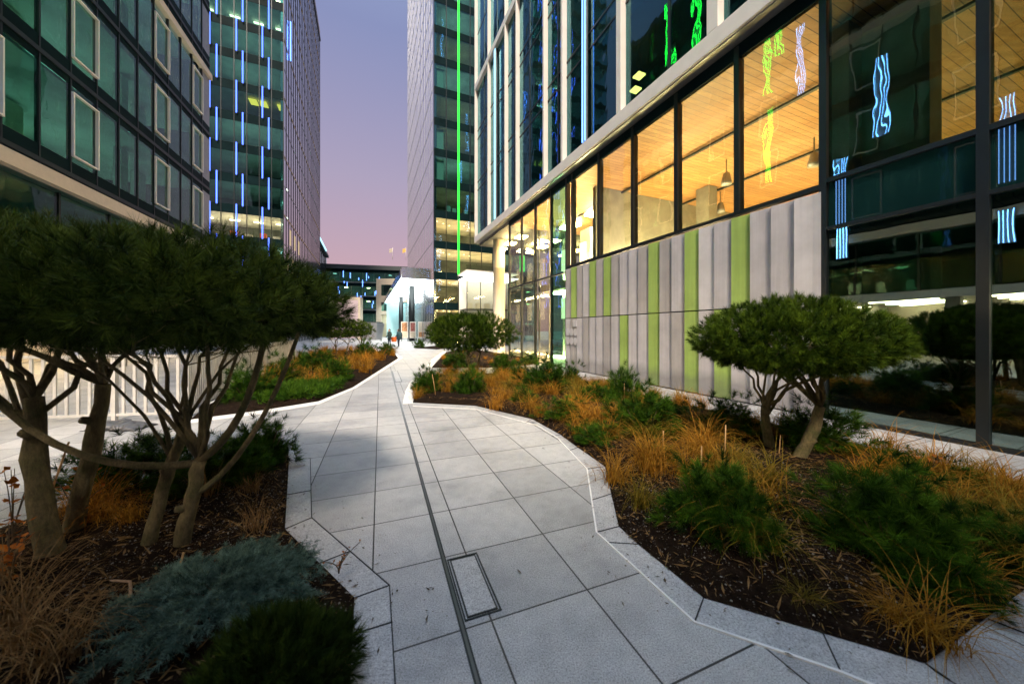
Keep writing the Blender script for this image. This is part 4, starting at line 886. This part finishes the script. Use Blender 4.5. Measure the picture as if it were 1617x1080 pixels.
# background: long low building, cream bay, white portal, canopy
fb = Frame((-66, 92), (.92, .20), (.20, -.92)); bg = thing('office_block', 'long low dark glass block closing the plaza in the distance', 'building', (-66, 92, 0))
fb.one('body', M['office_dark'], bg, 0, 75, -14, -5, 0, 19); fb.one('roof', M['slab'], bg, -.5, 75.5, -14, .5, 19.0, 20.2)
fb.one('base_wall', M['spandrel'], bg, 0, 75, -.2, -.05, 0, 3.4)
for k in range(4):
    z = 3.5+k*3.9
    fb.one('floor_slab', M['office'], bg, 0, 75, -5, -.2, z-.1, z+.3); fb.one('spandrel_panel', M['spandrel'], bg, 0, 75, -.06, 0, z+2.9, z+3.85)
    fb.one('fill_uplighter', M['up_dim'], bg, 0, 75, -3.2, -2.6, z+.31, z+.38)  # full-length fill strip added to give the glass a teal glow
    for j in range(25): fb.one('window', M['glass_tower'], bg, j*3+.05, j*3+2.95, -.04, -.01, z+.3, z+2.88)
    for j in range(0, 25, 2 if k in (1, 2) else 5): fb.one('ceiling_lamp', M['warm_lamp'] if k in (1, 2) else M['dim_lamp'], bg, j*3+.8, j*3+1.6, -2.2, -1.6, z+2.6, z+2.72)
r = random.Random(4); 
for j in range(36):
    t = 14.5+r.random()*15; z = 6+r.random()*11; fb.one('blue_reflection', M['blue'], bg, t, t+.14, .02, .08, z, z+r.uniform(.5, 2.2))  # blue reflections in the windows, put in as glowing bars
def bgx(x, Y): return (x-CX)/F*Y
cb = thing('cream_building', 'cream-framed building bay with two slot windows beside the bright canopy', 'building', (bgx(620, 84), 84, 0))
x0, x1 = bgx(594, 84), bgx(648, 84)
MB().box(x0, x0+1.2, 84, 90, 0, 14.4).box(x0+1.2, x1, 84, 90, 12.9, 14.4).box(x0+1.2, x1, 84, 90, 8.6, 10.2).box(x0+1.2, x1, 84, 90, 5.6, 6.4).build('wall', M['cream'], cb)
for z0, z1 in ((10.2, 12.9), (6.4, 8.6)): MB().box(x0+1.2, x1, 84.3, 84.35, z0, z1).build('window', M['glass_tower'], cb)
MB().box(x0+1.2, x1, 84.5, 84.55, 0, 5.6).build('glass_front', M['glass_lobby'], cb); MB().box(x0+1.2, x1, 89, 89.3, 0, 5.6).build('back_wall', M['pale'], cb); MB().box(x0+2, x1-.5, 86, 88, 5.3, 5.4).build('ceiling_lamp', M['white_lamp'], cb); MB().box(x0+1.3, x1, 85.5, 85.6, 6.4, 12.9).build('inner_wall', M['office_dark'], cb)
po = thing('portal_wall', 'white-framed rectangular wall, its pink sky reflection put in as glow, left of the cream bay', 'screen', (bgx(545, 60), 60, 0))
x0, x1 = bgx(519, 60), bgx(569, 60)
MB().box(x0, x1, 60, 61, 7.0, 7.5).box(x0, x0+.4, 60, 61, 0, 7.0).box(x1-.4, x1, 60, 61, 0, 7.0).build('frame', M['cream'], po); MB().box(x0+.4, x1-.4, 60.5, 60.6, .2, 7.0).build('panel', M['screen'], po)
bx = thing('service_box', 'grey faceted kiosk with sloping sides at the foot of the white-framed wall', 'kiosk', (bgx(580, 58), 58, 0))
xa, xb = bgx(565, 58), bgx(597, 58)
MB().hexa([(xa+.9, 58, 0), (xb-.3, 58, 0), (xb-.3, 60.5, 0), (xa+.9, 60.5, 0), (xa, 57.6, 2.9), (xb, 57.6, 2.9), (xb, 60.9, 2.9), (xa, 60.9, 2.9)]).build('body', M['mid_metal'], bx); MB().box(xa+.2, xb-.2, 57.9, 60.6, 2.905, 3.1).build('roof', M['slab'], bx)
# canopy in front of the far lobby
ca = thing('canopy', 'large canopy with a brilliant white underside beside the green-lit tower', 'canopy', (-14, 44, 0))
fc = Frame((-13.3, 41), U, (-.92, -.392))
fc.one('roof', M['mid_metal'], ca, 0, 52, -4.2, .0, 8.75, 9.1); fc.one('fascia', M['side_panel'], ca, -.25, -.02, -4.2, .0, 7.9, 9.2); fc.one('side_fascia', M['side_panel'], ca, -.25, 52, .02, .14, 8.0, 8.95)
fc.one('light_ceiling', M['white_lamp'], ca, .3, 51.5, -4.1, -.3, 8.5, 8.6)
for t in (12, 30): MB().lathe([(.45, 0), (.45, 8.5)], fc.P(t, -2.6, 0), 20).build('column', M['dark_metal'], ca, True)
lo = thing('glass_lobby', 'bright glass lobby under the white canopy', 'lobby', tuple(fc.P(5, -4, 0)))
for k in range(12):
    a = 1+k*3.0; fc.one('window', M['glass_lobby'], lo, a+.05, a+2.95, -4.05, -4.02, .05, 6.6); fc.one('mullion', M['mid_metal'], lo, a-.05, a+.05, -4.12, -3.95, 0, 6.6)
fc.one('head_rail', M['mid_metal'], lo, 1, 37, -4.14, -3.93, 6.61, 6.8); fc.one('back_wall', M['teal_wall'], lo, 37.1, 37.3, -4.2, -.2, 0, 7.6)
for k in range(3): fc.one('lobby_lamp', M['white_lamp'], lo, 6+k*10, 9+k*10, -5.0, -4.3, 5.2, 5.3)
for i, x in enumerate((620, 641)):
    p = Vector((bgx(x, 88), 88, 20)); fp = thing('flagpole', ('left flagpole with a pale flag above the distant block', 'right flagpole with a golden flag above the distant block')[i], 'flagpole', p)
    MB().tube([p, p+Vector((0, 0, 3.0))], [.07, .04], 8).build('pole', M['white_metal'], fp, True)
    m = MB(); n = 6
    for j in range(n):
        y = lambda t: .18*math.sin(t*1.6)
        a, b_ = j/n*.95, (j+1)/n*.95; m.hexa([p+Vector((-a, y(a), 1.9-.3*a)), p+Vector((-b_, y(b_), 1.9-.3*b_)), p+Vector((-b_, y(b_)+.03, 1.9-.3*b_)), p+Vector((-a, y(a)+.03, 1.9-.3*a)), p+Vector((-a, y(a), 2.9-.3*a)), p+Vector((-b_, y(b_), 2.9-.3*b_)), p+Vector((-b_, y(b_)+.03, 2.9-.3*b_)), p+Vector((-a, y(a)+.03, 2.9-.3*a))])
    m.build('flag', (M['cream'], M['flag_gold'])[i], fp)
# display boards, light line on the far left
for i, (x, wd) in enumerate(((639, 1.0), (652, .9), (664, .7))):
    p = Vector((bgx(x, 50), 50, 0)); d = thing('display_board', ('left display board with an orange and white poster under the canopy', 'middle display board with a red poster under the canopy', 'right narrow display board with a pale poster under the canopy')[i], 'sign', p)
    MB().box(p.x-wd/2, p.x+wd/2, 49.95, 50.05, .5, 2.9).build('board', wm, d); MB().box(p.x-wd/2+.12, p.x+wd/2-.12, 49.9, 49.945, 1.5, 2.75).build('poster', (M['poster'], M['red'], M['cream'])[i], d); MB().box(p.x-wd/2+.12, p.x+wd/2-.12, 49.9, 49.945, .65, 1.4).build('poster', (M['cream'], M['cream'], M['poster'])[i], d)
    MB().box(p.x-wd/2, p.x-wd/2+.08, 50.051, 50.13, 0, 2.9).box(p.x+wd/2-.08, p.x+wd/2, 50.051, 50.13, 0, 2.9).build('post', M['dark_metal'], d)
lk = thing('glass_bridge', 'low glazed link with a bright white roof-edge light line beside the left tower', 'building', tuple(fsl.P(36, -1, 0)))
fsl.one('roof', M['slab'], lk, 35.5, 60, -6, -.6, 22.0, 22.6); fsl.one('glass_front', M['glass_tower'], lk, 35.5, 60, -1.2, -1.15, .1, 22); fsl.one('inner_wall', M['office_dark'], lk, 35.5, 60, -6, -5.6, 0, 22); fsl.one('edge_light', M['ice'], lk, 35.3, 52, -.55, -.35, 22.2, 22.5)
m = MB()
for k in range(8): fsl.box(m, 36+k*3, 36.15+k*3, -1.25, -1.05, 0, 22)
m.build('mullions', M['dark_metal'], lk)

# railing, tarpaulin, people
def railing(label, A, B, zt=1.12, step=.12):
    d = (B-A); L = d.length; d.normalize(); s = Vector((d.y, -d.x, 0)); o = thing('slatted_railing', label, 'railing', A)
    def bar(m, a, b, w_, z0, z1):
        p, q = A+d*a, A+d*b; e = s*w_; m.hexa([tuple(v.xy)+(z,) for z in (z0, z1) for v in (p-e, q-e, q+e, p+e)])
    m = MB(); bar(m, 0, L, .03, zt, zt+.045); m.build('top_rail', M['rail'], o); m = MB(); bar(m, 0, L, .02, .09, .13); m.build('bottom_rail', M['rail'], o)
    k = 0
    m = MB()
    while k*step < L-.02: bar(m, k*step, k*step+.045, .012, .131, zt-.002); k += 1
    m.build('slats', M['rail'], o)
    for j in range(int(L//1.9)+1): m = MB(); a = min(j*1.9, L-.07); bar(m, a, a+.06, .034, .0, zt-.004); m.build('post', M['rail'], o)
    return o
W0, W1 = G(-30, 672), G(283, 661)
railing('white slatted railing facing the camera behind the left foreground pines', W0, W1, step=.17)
railing('white slatted railing running away from the camera beside the far left bed', W1+Vector((.05, .08, 0)), W1+Vector(U).to_3d()*11 if False else W1+Vector((U[0]*11, U[1]*11, 0)), step=.085)
g = np.random.default_rng(8); bm = bmesh.new(); nx, ny = 22, 10; p0 = G(190, 676); grid = {}
for i in range(nx+1):
    for j in range(ny+1):
        u, v = i/nx*2-1, j/ny*2-1; e = max(0, 1-u*u)*max(0, 1-v*v); grid[i, j] = bm.verts.new((p0.x+u*.42+.03*math.sin(j*1.9), p0.y+v*.2+.03*math.sin(i*1.3), .012+.11*e**.6+.018*e*math.sin(i*.7+j*.9)+.012*e*math.sin(i*1.6-j*1.1)))
for i in range(nx):
    for j in range(ny): bm.faces.new((grid[i, j], grid[i+1, j], grid[i+1, j+1], grid[i, j+1]))
me = bpy.data.meshes.new('tarpaulin'); bm.to_mesh(me); bm.free(); o = link('tarpaulin', me, M['tarp'], None, True); o.modifiers.new('thick', 'SOLIDIFY').thickness = .01
tag(o, 'crumpled dark grey tarpaulin lying in front of the white railing', 'tarpaulin')
def person(label, p, face, top, pants, seed, bag=None):
    o = thing('person', label, 'person', p); ca_, sa = math.cos(face), math.sin(face)
    def T(x, y, z): return Vector((x*ca_-y*sa, x*sa+y*ca_, z))
    J = {'pel': (0, 0, .95, .14), 'ab': (0, 0, 1.12, .13), 'ch': (0, .01, 1.32, .16), 'nk': (0, .0, 1.50, .06), 'hd': (0, .02, 1.62, .095), 'tp': (0, .02, 1.71, .075)}
    E = [('pel', 'ab'), ('ab', 'ch'), ('ch', 'nk'), ('nk', 'hd'), ('hd', 'tp')]
    J['ns'] = (0, .125, 1.61, .018); E.append(('hd', 'ns'))
    for s, n in ((-1, 'l'), (1, 'r')):
        J.update({n+'h': (s*.09, 0, .90, .10), n+'k': (s*.10, .03+.02*s, .50, .065), n+'a': (s*.11, -.01+.05*s, .08, .045), n+'t': (s*.13, .14+.05*s, .03, .035),
                  n+'s': (s*.19, 0, 1.42, .07), n+'e': (s*.26, -.02, 1.14, .05), n+'w': (s*.20, .17, 1.02 if bag else .98, .034), n+'p': (s*.17, .24, 1.0, .03)})
        E += [('pel', n+'h'), (n+'h', n+'k'), (n+'k', n+'a'), (n+'a', n+'t'), ('ch', n+'s'), (n+'s', n+'e'), (n+'e', n+'w'), (n+'w', n+'p')]
        for f in range(5):
            J[n+'f%d' % f] = (s*(.17+(f-2)*.018), .31-.012*abs(f-2), .985-.01*f, .009); E.append((n+'p', n+'f%d' % f))
    nm = list(J); me = bpy.data.meshes.new('body'); me.from_pydata([T(*J[k][:3]) for k in nm], [(nm.index(a), nm.index(b)) for a, b in E], []); me.update()
    b = link('body', me, pants, o); b.modifiers.new('skin', 'SKIN'); b.modifiers.new('sub', 'SUBSURF').levels = 1; b.modifiers['sub'].render_levels = 1
    for i, k in enumerate(nm): me.skin_vertices[0].data[i].radius = (J[k][3],)*2
    me.skin_vertices[0].data[0].use_root = True
    # head colour by a skin-toned sub mesh of face, then coat and hair
    c = Vector(p); W_ = lambda x, y, z: c+T(x, y, z)
    MB().tube([W_(0, .02, 1.52), W_(0, .035, 1.58), W_(0, .04, 1.64), W_(0, .03, 1.70)], [.06, .098, .10, .06], 12).build('face', M['skin'], o, True)
    MB().tube([W_(0, -.04, 1.54), W_(0, -.02, 1.62), W_(0, .0, 1.70), W_(0, .02, 1.755)], [.07, .105, .105, .05], 12).build('hair', M['hair'], o, True)
    m = MB().tube([W_(0, 0, .78), W_(0, 0, .98), W_(0, 0, 1.15), W_(0, 0, 1.36), W_(0, 0, 1.47), W_(0, 0, 1.52)], [.19, .175, .165, .20, .16, .075], 14)
    for s in (-1, 1): m.tube([W_(s*.17, 0, 1.44), W_(s*.25, -.02, 1.16), W_(s*.205, .15, 1.03)], [.085, .068, .048], 10)
    m.build('coat', top, o, True); return o
pa = G(615, 548.5); pb = G(629.5, 548)
person('person in a long dark green coat standing on the bright plaza, left of the two', pa, 2.6, M['coat_dark'], M['jeans'], 1)
person('person in a teal jacket with a backpack, right of the two on the bright plaza', pb, 1.2, M['coat_teal'], M['jeans'], 2, True)
MB().tube([pb+Vector((.2, -.1, .75)), pb+Vector((.2, -.1, 1.2)), pb+Vector((.2, -.1, 1.45))], [.17, .2, .12], 12).build('backpack', M['coat_teal'], None, True); bp = bpy.data.objects['backpack']; tag(bp, 'teal backpack on the back of the right-hand person', 'backpack')
m = MB().hexa([pb+Vector(v) for v in ((-.62, -.2, .5), (-.2, -.2, .5), (-.2, 0, .5), (-.62, 0, .5), (-.68, -.22, .98), (-.16, -.22, .98), (-.16, .02, .98), (-.68, .02, .98))]); m.tube(bez(pb+Vector((-.58, -.1, .95)), pb+Vector((-.4, -.1, 1.35)), pb+Vector((-.22, -.1, .95)), 8), .015, 6)
tag(m.build('shopping_bag', M['orange'], None), 'orange carrier bag held by the right-hand person', 'bag')

# added block behind the viewpoint, unseen, sized so its shade lies over the foreground
bb = thing('shade_block', 'plain concrete block added out of view behind the viewpoint to shade the foreground', 'building', (3, -8, 0))
MB().box(-5, 12, -20, -8, 0, 12.6).build('wall', M['concrete'], bb); MB().box(-5.2, 12.2, -20.2, -7.8, 12.602, 13.0).build('roof', M['slab'], bb)
for z in (1.2, 4.2, 7.2, 9.9):
    for x in range(-4, 11, 2): MB().box(x, x+1.3, -8.0, -7.96, z, z+1.7).build('window', M['spandrel_gloss'], bb)
